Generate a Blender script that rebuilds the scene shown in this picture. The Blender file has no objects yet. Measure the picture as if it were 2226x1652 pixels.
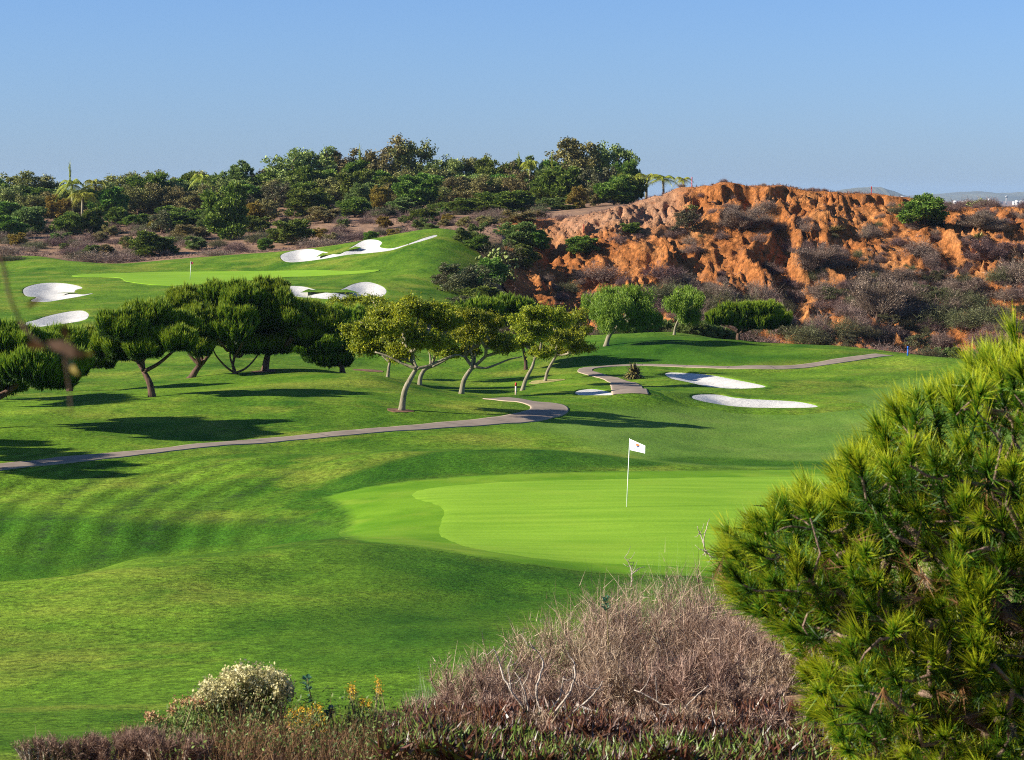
import bpy, math, random
import numpy as np
from mathutils import Vector
from mathutils.geometry import delaunay_2d_cdt

scene = bpy.context.scene
# ------------------------------------------------------------------ camera, light, exposure
FPX, CU, CV, HV = 5200.0, 1113.0, 826.0, 425.0
PITCH = math.atan((CV - HV) / FPX)
cam_data = bpy.data.cameras.new("camera")
cam = bpy.data.objects.new("camera", cam_data)
scene.collection.objects.link(cam)
cam.location = (0, 0, 0)
cam.rotation_euler = (math.pi / 2 - PITCH, 0, 0)
cam_data.sensor_width = 36
cam_data.lens = FPX / 2226 * 36
cam_data.clip_start = 0.05
cam_data.clip_end = 60000
cam_data.dof.use_dof = True
cam_data.dof.focus_distance = 120
cam_data.dof.aperture_fstop = 15
scene.camera = cam

SUN_EL = math.radians(25)
SUN_AZ_VEC = Vector((-0.985, -0.17, 0)).normalized()      # horizontal direction towards the sun
sd = bpy.data.lights.new("sun", 'SUN')
sd.energy = 5.0
sd.angle = math.radians(0.5)
sd.color = (1.0, 0.93, 0.80)
sun = bpy.data.objects.new("sun", sd)
scene.collection.objects.link(sun)
to_sun = Vector((SUN_AZ_VEC.x * math.cos(SUN_EL), SUN_AZ_VEC.y * math.cos(SUN_EL), math.sin(SUN_EL)))
sun.rotation_euler = to_sun.to_track_quat('Z', 'Y').to_euler()
sun.location = (-60, -10, 60)

world = bpy.data.worlds.new("World")
scene.world = world
world.use_nodes = True
wn = world.node_tree
for n in list(wn.nodes): wn.nodes.remove(n)
sky = wn.nodes.new('ShaderNodeTexSky')
sky.sky_type = 'NISHITA'
sky.sun_disc = False
sky.sun_elevation = SUN_EL
sky.sun_rotation = math.atan2(SUN_AZ_VEC.x, SUN_AZ_VEC.y)
sky.altitude = 0
sky.air_density = 1.0
sky.dust_density = 0.2
sky.ozone_density = 4.0
geo = wn.nodes.new('ShaderNodeNewGeometry'); sep = wn.nodes.new('ShaderNodeSeparateXYZ')
elr = wn.nodes.new('ShaderNodeValToRGB')      # colour balance of the clear blue air by height above the horizon
for i, (p_, c_) in enumerate(((0.0, (.58, .79, 1.40)), (.06, (.66, .85, 1.34)), (.35, (.85, 1.0, 1.20)))):
    if i > 1: elr.color_ramp.elements.new(.5)
    elr.color_ramp.elements[i].position = p_; elr.color_ramp.elements[i].color = (*c_, 1)
neg = wn.nodes.new('ShaderNodeMath'); neg.operation = 'MULTIPLY'; neg.inputs[1].default_value = -1
wn.links.new(geo.outputs['Incoming'], sep.inputs[0]); wn.links.new(sep.outputs['Z'], neg.inputs[0]); wn.links.new(neg.outputs[0], elr.inputs[0])
tint = wn.nodes.new('ShaderNodeMix'); tint.data_type = 'RGBA'; tint.blend_type = 'MULTIPLY'
tint.inputs[0].default_value = 1.0
wn.links.new(elr.outputs[0], tint.inputs[7])
bg = wn.nodes.new('ShaderNodeBackground'); bg.inputs['Strength'].default_value = 0.05
wo = wn.nodes.new('ShaderNodeOutputWorld')
wn.links.new(sky.outputs[0], tint.inputs[6]); wn.links.new(tint.outputs[2], bg.inputs['Color'])
wn.links.new(bg.outputs[0], wo.inputs['Surface'])

scene.view_settings.view_transform = 'Standard'
scene.view_settings.look = 'None'
scene.view_settings.exposure = 1.2
scene.view_settings.gamma = 1
scene.view_settings.use_curve_mapping = False
scene.cycles.max_bounces = 6
scene.cycles.volume_bounces = 0
scene.cycles.filter_width = 1.05
scene.cycles.use_adaptive_sampling = False
scene.cycles.use_denoising = False
scene.cycles.transparent_max_bounces = 8

# ------------------------------------------------------------------ small helpers
rng = np.random.default_rng(7)
COL = scene.collection
FWD = np.array([0, math.cos(PITCH), -math.sin(PITCH)]); UP = np.array([0, math.sin(PITCH), math.cos(PITCH)])

def P(u, v, d):
    """world point seen at pixel (u,v) of the 2226-wide survey, at ground distance d (world y)"""
    r = FWD + UP * (CV - v) / FPX + np.array([1., 0, 0]) * (u - CU) / FPX
    return r * (d / r[1])

def proj(p):
    p = np.asarray(p, float)
    f = p @ FWD
    return CU + FPX * p[..., 0] / f, CV - FPX * (p @ UP) / f

def hv(v, d):
    """drop below the camera of the point at image row v and distance d"""
    return -P(CU, v, d)[2]

def hash2(ix, iy, s):
    h = (ix.astype(np.int64) * 374761393 + iy.astype(np.int64) * 668265263 + s * 974634777) & 0x7fffffff
    h = ((h ^ (h >> 13)) * 1274126177) & 0x7fffffff
    return ((h ^ (h >> 16)) & 0xffff) / 65535.0

def vnoise(x, y, s=0):
    x = np.asarray(x, float); y = np.asarray(y, float)
    ix = np.floor(x); iy = np.floor(y); fx = x - ix; fy = y - iy
    fx = fx * fx * fx * (fx * (fx * 6 - 15) + 10); fy = fy * fy * fy * (fy * (fy * 6 - 15) + 10)
    ix = ix.astype(np.int64); iy = iy.astype(np.int64)
    a = hash2(ix, iy, s); b = hash2(ix + 1, iy, s); c = hash2(ix, iy + 1, s); d = hash2(ix + 1, iy + 1, s)
    return (a * (1 - fx) + b * fx) * (1 - fy) + (c * (1 - fx) + d * fx) * fy

def fbm(x, y, s=0, o=4):
    t = 0; a = 1; n = 0
    for k in range(o):
        t = t + a * vnoise(x * 2 ** k + 17.3 * k, y * 2 ** k - 9.1 * k, s + k); n += a; a *= 0.5
    return t / n

def ridged(x, y, s=0, o=3):
    t = 0; a = 1; n = 0
    for k in range(o):
        t = t + a * (1 - np.abs(2 * vnoise(x * 2 ** k + 5.7 * k, y * 2 ** k + 3.1 * k, s + k) - 1)); n += a; a *= 0.5
    return t / n

def sstep(a, b, x):
    t = np.clip((x - a) / (b - a), 0, 1); return t * t * (3 - 2 * t)

def make_mesh(name, V, F, tint=None, smooth=False, attrs=None):
    V = np.asarray(V, np.float32); F = np.asarray(F, np.int32)
    me = bpy.data.meshes.new(name)
    k = F.shape[1]
    me.vertices.add(len(V)); me.vertices.foreach_set('co', V.ravel())
    me.loops.add(F.size); me.loops.foreach_set('vertex_index', F.ravel())
    me.polygons.add(len(F)); me.polygons.foreach_set('loop_start', np.arange(0, F.size, k, dtype=np.int32))
    if smooth: me.polygons.foreach_set('use_smooth', np.ones(len(F), bool))
    me.update(calc_edges=True)
    if tint is not None:
        a = me.attributes.new('tint', 'FLOAT', 'POINT'); a.data.foreach_set('value', np.asarray(tint, np.float32))
    for n, arr in (attrs or {}).items():
        a = me.attributes.new(n, 'FLOAT', 'POINT'); a.data.foreach_set('value', np.asarray(arr, np.float32))
    return me

def link(name, me, mat=None, parent=None, loc=None):
    o = bpy.data.objects.new(name, me); COL.objects.link(o)
    if mat is not None and me is not None and not me.materials: me.materials.append(mat)
    if parent is not None: o.parent = parent
    if loc is not None: o.location = loc
    return o

def struct(name, me, mat):
    o = link(name, me, mat); o['kind'] = 'structure'; return o

def tag(o, label=None, cat=None, group=None, kind=None):
    if label: o['label'] = label
    if cat: o['category'] = cat
    if group: o['group'] = group
    if kind: o['kind'] = kind
    return o

def thing(name, label, cat, loc, group=None):
    return tag(link(name, None, loc=tuple(loc)), label, cat, group)

def copy_tree(root, loc, scale=1.0, rz=0.0, label=None, name=None):
    r = root.copy(); COL.objects.link(r); r.location = tuple(loc); r.rotation_euler = (0, 0, rz)
    r.scale = (scale, scale, scale) if np.isscalar(scale) else tuple(scale)
    if label: r['label'] = label
    for ch in root.children:
        c = ch.copy(); COL.objects.link(c); c.parent = r
    return r

class Geo:
    """collects triangles with a per-vertex tint, builds one mesh"""
    def __init__(s): s.V = []; s.F = []; s.T = []; s.n = 0
    def soup(s, tri, tint):
        tri = np.asarray(tri).reshape(-1, 3, 3); m = len(tri)
        tint = np.asarray(tint, float)
        if tint.ndim == 1: tint = np.repeat(tint[:, None], 3, 1)
        s.V.append(tri.reshape(-1, 3)); s.T.append(tint.reshape(-1))
        s.F.append(np.arange(3 * m).reshape(m, 3) + s.n); s.n += 3 * m
    def mesh(s, V, F, T=0.5):
        V = np.asarray(V, float); F = np.asarray(F, int)
        s.V.append(V); s.T.append(np.full(len(V), T) if np.isscalar(T) else np.asarray(T)); s.F.append(F + s.n); s.n += len(V)
    def tube(s, pts, rad, sides=6, T=0.5, cap=True):
        pts = np.asarray(pts, float); rad = np.asarray(rad, float); n = len(pts)
        if rad.ndim == 0: rad = np.full(n, float(rad))
        tan = np.gradient(pts, axis=0); tan /= np.linalg.norm(tan, axis=1)[:, None] + 1e-9
        ref = np.array([0.3, 0.9, 0.1]) if abs(tan[0][2]) > 0.7 else np.array([0, 0, 1.])
        a = np.cross(tan, ref); a /= np.linalg.norm(a, axis=1)[:, None] + 1e-9
        b = np.cross(tan, a)
        th = np.linspace(0, 2 * np.pi, sides, endpoint=False)
        V = pts[:, None] + rad[:, None, None] * (np.cos(th)[None, :, None] * a[:, None] + np.sin(th)[None, :, None] * b[:, None])
        V = V.reshape(-1, 3); F = []
        for i in range(n - 1):
            for j in range(sides):
                p, q = i * sides + j, i * sides + (j + 1) % sides
                F += [(p, q, q + sides), (p, q + sides, p + sides)]
        if cap:
            V = np.vstack([V, pts[0], pts[-1]]); c0 = n * sides; c1 = c0 + 1
            for j in range(sides):
                F.append((c0, (j + 1) % sides, j)); F.append((c1, (n - 1) * sides + j, (n - 1) * sides + (j + 1) % sides))
        s.mesh(V, F, T)
    def box(s, c, size, T=0.5):
        c = np.asarray(c, float); h = np.asarray(size, float) / 2
        V = np.array([[x, y, z] for x in (-1, 1) for y in (-1, 1) for z in (-1, 1)]) * h + c
        Q = [(0, 1, 3, 2), (4, 6, 7, 5), (0, 4, 5, 1), (2, 3, 7, 6), (0, 2, 6, 4), (1, 5, 7, 3)]
        s.mesh(V, [f for q in Q for f in ((q[0], q[1], q[2]), (q[0], q[2], q[3]))], T)
    def cones(s, A, B, ra, rb, sides=5, T=0.5):
        """many tapered segments at once"""
        A = np.asarray(A, float); B = np.asarray(B, float); m = len(A)
        if m == 0: return
        t = B - A; t /= np.linalg.norm(t, axis=1)[:, None] + 1e-9
        ref = np.where(np.abs(t[:, 2:3]) > 0.8, np.array([[1., 0, 0]]), np.array([[0, 0, 1.]]))
        a = np.cross(t, ref); a /= np.linalg.norm(a, axis=1)[:, None] + 1e-9; b = np.cross(t, a)
        th = np.linspace(0, 2 * np.pi, sides, endpoint=False)
        ring = np.cos(th)[None, :, None] * a[:, None] + np.sin(th)[None, :, None] * b[:, None]
        V = np.stack([A[:, None] + ring * np.asarray(ra)[:, None, None], B[:, None] + ring * np.asarray(rb)[:, None, None]], 1)
        j = np.arange(sides); k = (j + 1) % sides
        f = np.concatenate([np.stack([j, k, k + sides], 1), np.stack([j, k + sides, j + sides], 1)])
        F = (f[None] + (np.arange(m) * 2 * sides)[:, None, None]).reshape(-1, 3)
        s.mesh(V.reshape(-1, 3), F, np.repeat(np.broadcast_to(T, (m,)), 2 * sides) if not np.isscalar(T) else T)
    def build(s, name, mat, parent=None, origin=None, smooth=False):
        V = np.vstack(s.V) if s.V else np.zeros((0, 3)); F = np.vstack(s.F); T = np.concatenate(s.T)
        if origin is not None: V = V - np.asarray(origin)
        return link(name, make_mesh(name, V, F, T, smooth), mat, parent)

def unit(a): return a / (np.linalg.norm(a, axis=-1, keepdims=True) + 1e-9)

def tufts(g, C, A, k, length, width, spread, rs, stem=0.0, base=0.5, var=0.25, tipt=0.35):
    """bundles of needles: k thin triangles round each centre C along axis A"""
    n = len(C); C = np.repeat(C, k, 0); A = unit(np.repeat(A, k, 0))
    d = unit(A + spread * rs.normal(size=A.shape))
    L = np.repeat(length * np.ones(n), k) * rs.uniform(.65, 1.1, n * k)
    root = C + A * (rs.random(n * k) * stem)[:, None]
    side = unit(np.cross(d, rs.normal(size=d.shape))) * (width * .5)
    tip = root + d * L[:, None]
    t = np.repeat(base + var * (rs.random(n) - .5) * 2, k) + .12 * (rs.random(n * k) - .5)
    g.soup(np.stack([root - side, root + side, tip], 1), np.clip(np.stack([t - .18, t - .18, t + tipt], 1), 0, 1))

def leaves(g, C, size, rs, droop=0.0, aspect=0.45, base=0.5, var=0.3, N=None):
    """rhombic leaves (two triangles) at C"""
    n = len(C); d = unit(rs.normal(size=(n, 3)) + np.array([0, 0, -droop]))
    if N is not None: d = unit(d + N * 0.6)
    s = unit(np.cross(d, rs.normal(size=(n, 3))))
    L = (size * rs.uniform(.6, 1.25, n))[:, None]
    a = C - d * L * .5; b = C + d * L * .5; m = C - d * L * .05
    l = m - s * L * aspect * .5; r = m + s * L * aspect * .5
    t = np.clip(base + var * (rs.random(n) - .5) * 2, 0, 1)
    g.soup(np.concatenate([np.stack([a, l, b], 1), np.stack([a, b, r], 1)]), np.concatenate([t, t]))

def ribbons(g, R, D, L, w, rs, bend=0.3, seg=3, base=.5, var=.3):
    """thin bent twigs as tapered ribbons; R roots, D directions, L lengths"""
    n = len(R); D = unit(D); bd = rs.normal(size=(n, 3)) * bend
    side = unit(np.cross(D, rs.normal(size=(n, 3))))
    t0 = np.clip(base + var * (rs.random(n) - .5) * 2, 0, 1)
    L = np.broadcast_to(L, (n,)); w = np.broadcast_to(w, (n,))
    prev = None
    for i in range(seg + 1):
        s = i / seg
        c = R + D * (L * s)[:, None] + bd * (L * s * s)[:, None]
        ww = (w * (1 - s * .92) * .5)[:, None]
        l, r = c - side * ww, c + side * ww
        if prev is not None:
            g.soup(np.concatenate([np.stack([prev[0], prev[1], r], 1), np.stack([prev[0], r, l], 1)]), np.concatenate([t0, t0]))
        prev = (l, r)

def grow(root, targets, rs, rtip=0.01, power=0.45, rmax=1.0, jit=0.12, rootpts=None):
    """connect targets to a trunk like a tree; returns segments A,B,ra,rb"""
    nodes = [np.asarray(p, float) for p in (rootpts if rootpts is not None else [root])]
    par = [-1] + list(range(len(nodes) - 1)); nroot = len(nodes)
    tr = nodes[-1]
    cost = [0.0]
    for i in range(1, nroot): cost.append(cost[-1] + np.linalg.norm(nodes[i] - nodes[i - 1]))
    targets = np.asarray(targets)
    order = np.argsort(np.linalg.norm(targets - tr, axis=1))
    NP = np.array(nodes); CO = np.array(cost)
    for i in order:
        t = targets[i]
        dd = np.linalg.norm(NP - t, axis=1); sc = dd + 0.45 * CO
        if nroot > 1: sc[0] += 1e3
        j = int(np.argmin(sc)); dist = dd[j]
        mid = NP[j] * .5 + t * .5 + rs.normal(size=3) * dist * jit
        NP = np.vstack([NP, mid, t]); CO = np.append(CO, [CO[j] + dist * .5, CO[j] + dist])
        par += [j, len(NP) - 2]
    n = len(NP); cnt = np.zeros(n); cnt[nroot:] = 0
    leaf = np.ones(n)
    for i in range(n - 1, 0, -1): leaf[par[i]] += leaf[i]
    r = np.minimum(rtip * leaf ** power, rmax)
    idx = np.arange(nroot, n)
    pa = np.array(par)[idx]
    return NP[pa], NP[idx], np.minimum(r[pa], r[idx] * 1.6), r[idx]

def blob_clumps(blobs, per, sub, rs, flat=0.0, shell=.45, rlo=.26, rhi=.44, zs=.85):
    """points in lumpy clumps filling ellipsoids [(c, r)]; returns points, outward normals, clump centres"""
    PP, NN, CC = [], [], []
    for c, r in blobs:
        c = np.asarray(c); r = np.asarray(r)
        k = max(3, int(sub))
        d = unit(rs.normal(size=(k, 3))); d[:, 2] = np.abs(d[:, 2]) * (1 - flat) + d[:, 2] * flat if flat < 1 else d[:, 2]
        cc = c + d * r * rs.uniform(.35, .78, k)[:, None]
        CC.append(cc)
        for q in cc:
            rr = r.mean() * rs.uniform(rlo, rhi) * np.array([1.15, 1.15, zs])
            e = unit(rs.normal(size=(per, 3)))
            PP.append(q + e * rr * rs.uniform(shell, 1.05, per)[:, None])
            NN.append(unit(e * .6 + unit((q - c)[None] + 1e-6) * .6))
    return np.vstack(PP), np.vstack(NN), np.vstack(CC)

# ------------------------------------------------------------------ materials
def new_mat(name):
    m = bpy.data.materials.new(name); m.use_nodes = True
    nt = m.node_tree
    for n in list(nt.nodes): nt.nodes.remove(n)
    out = nt.nodes.new('ShaderNodeOutputMaterial')
    b = nt.nodes.new('ShaderNodeBsdfPrincipled'); nt.links.new(b.outputs[0], out.inputs['Surface'])
    b.inputs['Roughness'].default_value = 0.8
    b.inputs['Specular IOR Level'].default_value = 0.2
    return m, nt, b, out

def N(nt, t, **kw):
    n = nt.nodes.new(t)
    for k, v in kw.items():
        if k.startswith('i_'):
            key = k[2:]; key = int(key) if key.isdigit() else key
            n.inputs[key].default_value = v
        else: setattr(n, k, v)
    return n

def mixc(nt, fac, a, b, blend='MIX'):
    m = N(nt, 'ShaderNodeMix', data_type='RGBA', blend_type=blend)
    for s, v in ((0, fac), (6, a), (7, b)):
        if hasattr(v, 'node'): nt.links.new(v, m.inputs[s])
        elif s == 0: m.inputs[0].default_value = v
        else: m.inputs[s].default_value = (*v, 1) if len(v) == 3 else v
    return m.outputs[2]

def noise(nt, vec, scale, detail=3, rough=.55, sx=None):
    if sx is not None:
        mp = N(nt, 'ShaderNodeMapping'); mp.inputs['Scale'].default_value = sx; nt.links.new(vec, mp.inputs[0]); vec = mp.outputs[0]
    n = N(nt, 'ShaderNodeTexNoise'); n.inputs['Scale'].default_value = scale; n.inputs['Detail'].default_value = detail
    n.inputs['Roughness'].default_value = rough; nt.links.new(vec, n.inputs['Vector']); return n.outputs['Fac']

def ramp(nt, fac, *stops):
    r = N(nt, 'ShaderNodeValToRGB'); e = r.color_ramp.elements
    while len(e) < len(stops): e.new(.5)
    for i, (p, c) in enumerate(stops):
        e[i].position = p; e[i].color = (*c, 1) if hasattr(c, '__len__') else (c, c, c, 1)
    nt.links.new(fac, r.inputs[0]); return r.outputs[0]

def attr(nt, name):
    a = N(nt, 'ShaderNodeAttribute'); a.attribute_name = name; return a.outputs['Fac']

def mth(nt, op, a, b=None, c=None):
    m = N(nt, 'ShaderNodeMath', operation=op)
    for i, v in enumerate((a, b, c)):
        if v is None: continue
        if hasattr(v, 'node'): nt.links.new(v, m.inputs[i])
        else: m.inputs[i].default_value = v
    return m.outputs[0]

def leaf_mat(name, dark, mid, light, trans=.3, rough=.55, objvar=.25, spec=.25):
    m, nt, b, out = new_mat(name)
    col = ramp(nt, attr(nt, 'tint'), (0, dark), (.5, mid), (1, light))
    oi = N(nt, 'ShaderNodeObjectInfo')
    hs = N(nt, 'ShaderNodeHueSaturation')
    nt.links.new(mth(nt, 'MULTIPLY_ADD', oi.outputs['Random'], objvar * .12, .5 - objvar * .06), hs.inputs['Hue'])
    nt.links.new(mth(nt, 'MULTIPLY_ADD', oi.outputs['Random'], objvar, 1 - objvar * .5), hs.inputs['Value'])
    nt.links.new(col, hs.inputs['Color'])
    nt.links.new(hs.outputs[0], b.inputs['Base Color']); b.inputs['Roughness'].default_value = rough
    b.inputs['Specular IOR Level'].default_value = spec
    if trans > 0:
        t = N(nt, 'ShaderNodeBsdfTranslucent'); nt.links.new(hs.outputs[0], t.inputs['Color'])
        mx = N(nt, 'ShaderNodeMixShader'); mx.inputs[0].default_value = trans
        nt.links.new(b.outputs[0], mx.inputs[1]); nt.links.new(t.outputs[0], mx.inputs[2]); nt.links.new(mx.outputs[0], out.inputs['Surface'])
    return m

def bark_mat(name, c1, c2, scale=6):
    m, nt, b, out = new_mat(name)
    tc = N(nt, 'ShaderNodeTexCoord')
    f = noise(nt, tc.outputs['Object'], scale, 4, .65, (1, 1, .35))
    nt.links.new(ramp(nt, f, (.3, c1), (.7, c2)), b.inputs['Base Color'])
    bp = N(nt, 'ShaderNodeBump'); bp.inputs['Strength'].default_value = .8; bp.inputs['Distance'].default_value = .04
    nt.links.new(f, bp.inputs['Height']); nt.links.new(bp.outputs[0], b.inputs['Normal'])
    b.inputs['Roughness'].default_value = .9
    return m

def plain_mat(name, c, rough=.6, var=.15, scale=8):
    m, nt, b, out = new_mat(name)
    tc = N(nt, 'ShaderNodeTexCoord'); f = noise(nt, tc.outputs['Object'], scale, 3)
    lo = tuple(x * (1 - var) for x in c); hi = tuple(min(1, x * (1 + var)) for x in c)
    nt.links.new(ramp(nt, f, (.3, lo), (.7, hi)), b.inputs['Base Color']); b.inputs['Roughness'].default_value = rough
    return m

def grass_nodes(nt, pos, c_dark, c_light, c_yel, scale=1.0, fine=1.0, yel=.5):
    big = noise(nt, pos, .07 * scale, 3, .5); med = noise(nt, pos, .45 * scale, 4, .6, (1, .5, 1))
    fin = noise(nt, pos, 4.2 * scale, 6, .82)
    f = mth(nt, 'ADD', mth(nt, 'MULTIPLY', big, .45), mth(nt, 'MULTIPLY', med, .55))
    c = ramp(nt, f, (.36, c_dark), (.62, c_light))
    yl = mth(nt, 'MULTIPLY', ramp(nt, noise(nt, pos, .16 * scale, 4, .65), (.5, 0), (.72, 1)), yel)
    c = mixc(nt, yl, c, c_yel)
    f2 = ramp(nt, fin, (.34, 1 - .48 * fine), (.66, 1 + .44 * fine))
    return mixc(nt, 1.0, c, f2, 'MULTIPLY'), fin
# ------------------------------------------------------------------ terrain
rows = {
 28: [(-900,6.35),(600,6.35),(1200,6.3),(1700,5.3),(2600,5.0)],
 36: [(-900,7.5),(0,7.44),(600,7.5),(1200,7.3),(1700,6.6),(2600,6.5)],
 45: [(-900,8.2),(0,8.2),(600,8.15),(1000,8.15),(1400,8.0),(1900,7.9),(2600,7.8)],
 54: [(-900,8.7),(-300,8.7),(0,8.7),(300,8.5),(600,8.7),(800,8.75),(1100,9.0),(1400,9.1),(1900,9.0),(2600,9)],
 60: [(-900,10.3),(-300,10.3),(0,10.1),(300,9.12),(600,9.0),(800,8.95),(1000,9.1),(1200,9.4),(1370,9.6),(1700,9.65),(2600,9.6)],
 65: [(-900,10.9),(0,10.85),(300,10.35),(600,9.5),(800,9.41),(1000,9.56),(1200,9.62),(1500,9.6),(2000,9.6),(2600,9.7)],
 70: [(-900,10.8),(0,10.8),(300,10.7),(600,10.35),(800,9.82),(1000,9.68),(1300,9.6),(1700,9.6),(2200,9.7),(2700,9.8)],
 76: [(-900,10.3),(0,10.3),(300,10.3),(600,10.15),(800,9.75),(1000,9.6),(1400,9.55),(1900,9.6),(2400,9.7)],
 82: [(-900,10.1),(0,10.1),(300,10.12),(600,10.0),(800,9.7),(1000,9.62),(1300,9.6),(1600,9.72),(2200,9.8),(2700,9.9)],
 87: [(-900,10.0),(0,10.0),(300,9.95),(600,9.72),(800,9.38),(1000,9.25),(1200,9.3),(1400,9.65),(1700,10.0),(2200,10.1)],
 93: [(-900,10.1),(0,10.1),(400,9.95),(800,9.8),(1000,9.75),(1200,9.85),(1500,10.2),(1700,10.3),(2200,10.4)],
 100:[(-900,10.1),(-300,10.1),(0,10.1),(300,10.1),(600,10.15),(900,10.05),(1200,10.3),(1500,10.5),(1800,10.6),(2400,10.6)],
 108:[(-900,10.2),(-300,10.2),(0,10.2),(300,10.05),(600,9.95),(872,10.15),(1000,10.3),(1200,10.5),(1500,10.8),(1900,11.0),(2500,11)],
 116:[(-900,10.3),(-300,10.3),(0,10.3),(300,10.0),(600,9.75),(872,9.95),(1060,10.25),(1240,10.45),(1500,10.8),(1900,11.1),(2500,11.2)],
 123:[(-900,10.4),(0,10.4),(330,10.2),(600,9.85),(850,10.0),(1000,10.3),(1100,10.5),(1250,10.65),(1500,10.9),(1900,11.1),(2500,11.3)],
 130:[(-900,10.6),(0,10.6),(330,10.3),(450,10.1),(600,9.8),(782,9.72),(872,10.05),(920,10.35),(1000,10.75),(1060,10.9),(1150,10.95),(1300,10.9),(1500,10.9),(1900,11.2),(2500,11.4)],
 140:[(-900,10.8),(0,10.8),(300,10.7),(450,10.5),(575,10.3),(700,10.35),(782,10.7),(872,11.1),(920,11.3),(1000,11.4),(1100,11.4),(1250,11.15),(1400,11.25),(1600,11.3),(1900,11.3),(2500,11.4)],
 155:[(-900,11.1),(0,11.1),(300,11.1),(600,11.1),(842,11.6),(1000,11.8),(1150,11.6),(1250,11.2),(1330,11.15),(1500,11.1),(1700,11.2),(1900,10.95),(2100,10.9),(2500,11.2)],
 172:[(-900,11.3),(0,11.3),(400,11.3),(700,11.3),(1000,11.5),(1200,11.3),(1320,10.9),(1450,10.65),(1600,10.9),(1800,11.1),(1960,11.55),(2200,11.8),(2600,12)],
 185:[(-900,11.0),(0,11.0),(500,11.3),(900,11.3),(1200,11.2),(1320,10.9),(1430,10.6),(1520,10.9),(1620,11.45),(1800,11.8),(2000,12.6),(2600,13)],
 200:[(-900,10.6),(0,10.6),(400,10.8),(900,11),(1200,12),(1430,12.5),(1700,13.2),(2000,14),(2600,14)],
 225:[(-900,10.2),(0,10.2),(400,10.3),(800,10.4),(950,11),(1050,12),(1250,15),(1700,16),(2100,16),(2700,16)],
 250:[(-900,9.6),(0,9.6),(400,9.5),(700,9.5),(850,9.6),(960,10.3),(1080,12.5),(1200,16),(1700,17),(2100,17),(2700,17)],
 270:[(-900,9.4),(0,9.4),(400,9.4),(700,9.1),(850,8.4),(960,8.2),(1050,10.2),(1130,13),(1300,15.5),(1600,16.5),(1900,16.5),(2200,15.5),(2700,14)],
 290:[(-900,9.2),(0,9.2),(400,9.2),(600,8.6),(750,7.2),(850,6.2),(960,5.6),(1040,7),(1130,9.0),(1300,9.5),(1600,9),(1900,8.5),(2200,8),(2700,8)],
 303:[(-900,8.7),(0,8.6),(150,8.3),(260,8.7),(400,8.3),(600,7.3),(750,6.0),(850,5.0),(960,4.2),(1040,5.0),(1130,5.5),(1250,4.8),(1450,3.0),(1600,2.2),(1900,2.2),(2150,3.3),(2700,4)],
 315:[(-900,8.3),(0,8.15),(80,8.0),(190,9.0),(400,8.3),(600,7.4),(800,6.4),(960,5.2),(1060,4.6),(1157,3.3),(1250,2.9),(1350,1.6),(1400,.6),(1478,-.9),(1562,-1.75),(1613,-1.35),(1697,-1.25),(1748,-.6),(1849,-.35),(1950,.1),(2068,1.4),(2186,1.6),(2700,2)],
 330:[(-900,8.0),(0,8.0),(400,8.0),(700,6.8),(960,5.2),(1157,3.4),(1350,1.8),(1478,-.4),(1562,-1.3),(1750,-.2),(1950,.6),(2100,1.9),(2700,3)],
 360:[(-900,6.5),(0,6.5),(400,6.0),(700,4.8),(960,3.5),(1200,2.8),(1400,1.5),(1600,0),(2000,2),(2600,4)],
 400:[(-900,4.5),(0,4.5),(400,3.8),(700,2.6),(960,1.8),(1200,1.5),(1400,1.0),(1600,2),(2000,5),(2600,7)],
 440:[(-900,2.6),(0,2.6),(400,1.5),(700,.8),(960,.5),(1200,.3),(1400,.8),(1700,4),(2100,9),(2600,11)],
 520:[(-900,2.5),(0,2.5),(400,1.5),(960,1),(1400,3),(1800,12),(2200,20),(2700,22)],
}
cp = []
for d, h in ((1, 1.65), (3, 1.75), (7, 2.2), (14, 3.2), (22, 5.0)):
    for u in (-1500, 300, 1113, 1900, 3700):
        hh = h
        if d == 22 and u > 1500: hh = 4.1
        cp.append(((u - CU) / FPX, math.log(d), hh))
for d, lst in rows.items():
    for u, h in lst: cp.append(((u - CU) / FPX, math.log(d), h))
    cp.append(((-2600 - CU) / FPX, math.log(d), lst[0][1])); cp.append(((4400 - CU) / FPX, math.log(d), lst[-1][1]))
for u_, d_, h_ in ((1300, 125, 10.6), (1345, 125, 10.38), (1385, 125, 10.3), (1430, 125, 10.42), (1480, 126, 10.7)): cp.append(((u_ - CU) / FPX, math.log(d_), h_))
cp = np.array(cp)
KX, KY = 1.7, 1.0
def phi(r2): return 0.5 * r2 * np.log(r2 + 1e-12)
XY = cp[:, :2] * [KX, KY]
n_ = len(XY); r2 = ((XY[:, None] - XY[None]) ** 2).sum(-1)
K = phi(r2) + np.eye(n_) * 2e-6
Pm = np.hstack([np.ones((n_, 1)), XY])
sysm = np.block([[K, Pm], [Pm.T, np.zeros((3, 3))]])
wts = np.linalg.solve(sysm, np.concatenate([cp[:, 2], np.zeros(3)]))
def h_tps(a, ld):
    q = np.stack([a * KX, ld * KY], -1).reshape(-1, 2); out = np.empty(len(q))
    for i in range(0, len(q), 20000):
        b = q[i:i + 20000]; r = ((b[:, None] - XY[None]) ** 2).sum(-1)
        out[i:i + 20000] = phi(r) @ wts[:n_] + wts[n_] + b @ wts[n_ + 1:]
    return out.reshape(np.shape(a))
GA = np.linspace(-.46, .46, 440)
GD = np.concatenate([np.geomspace(1, 50, 90, endpoint=False), np.geomspace(50, 335, 330, endpoint=False), np.geomspace(335, 520, 60, endpoint=False), np.geomspace(520, 16000, 42)])
AA, DD = np.meshgrid(GA, GD)
HH = np.empty_like(AA)
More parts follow.
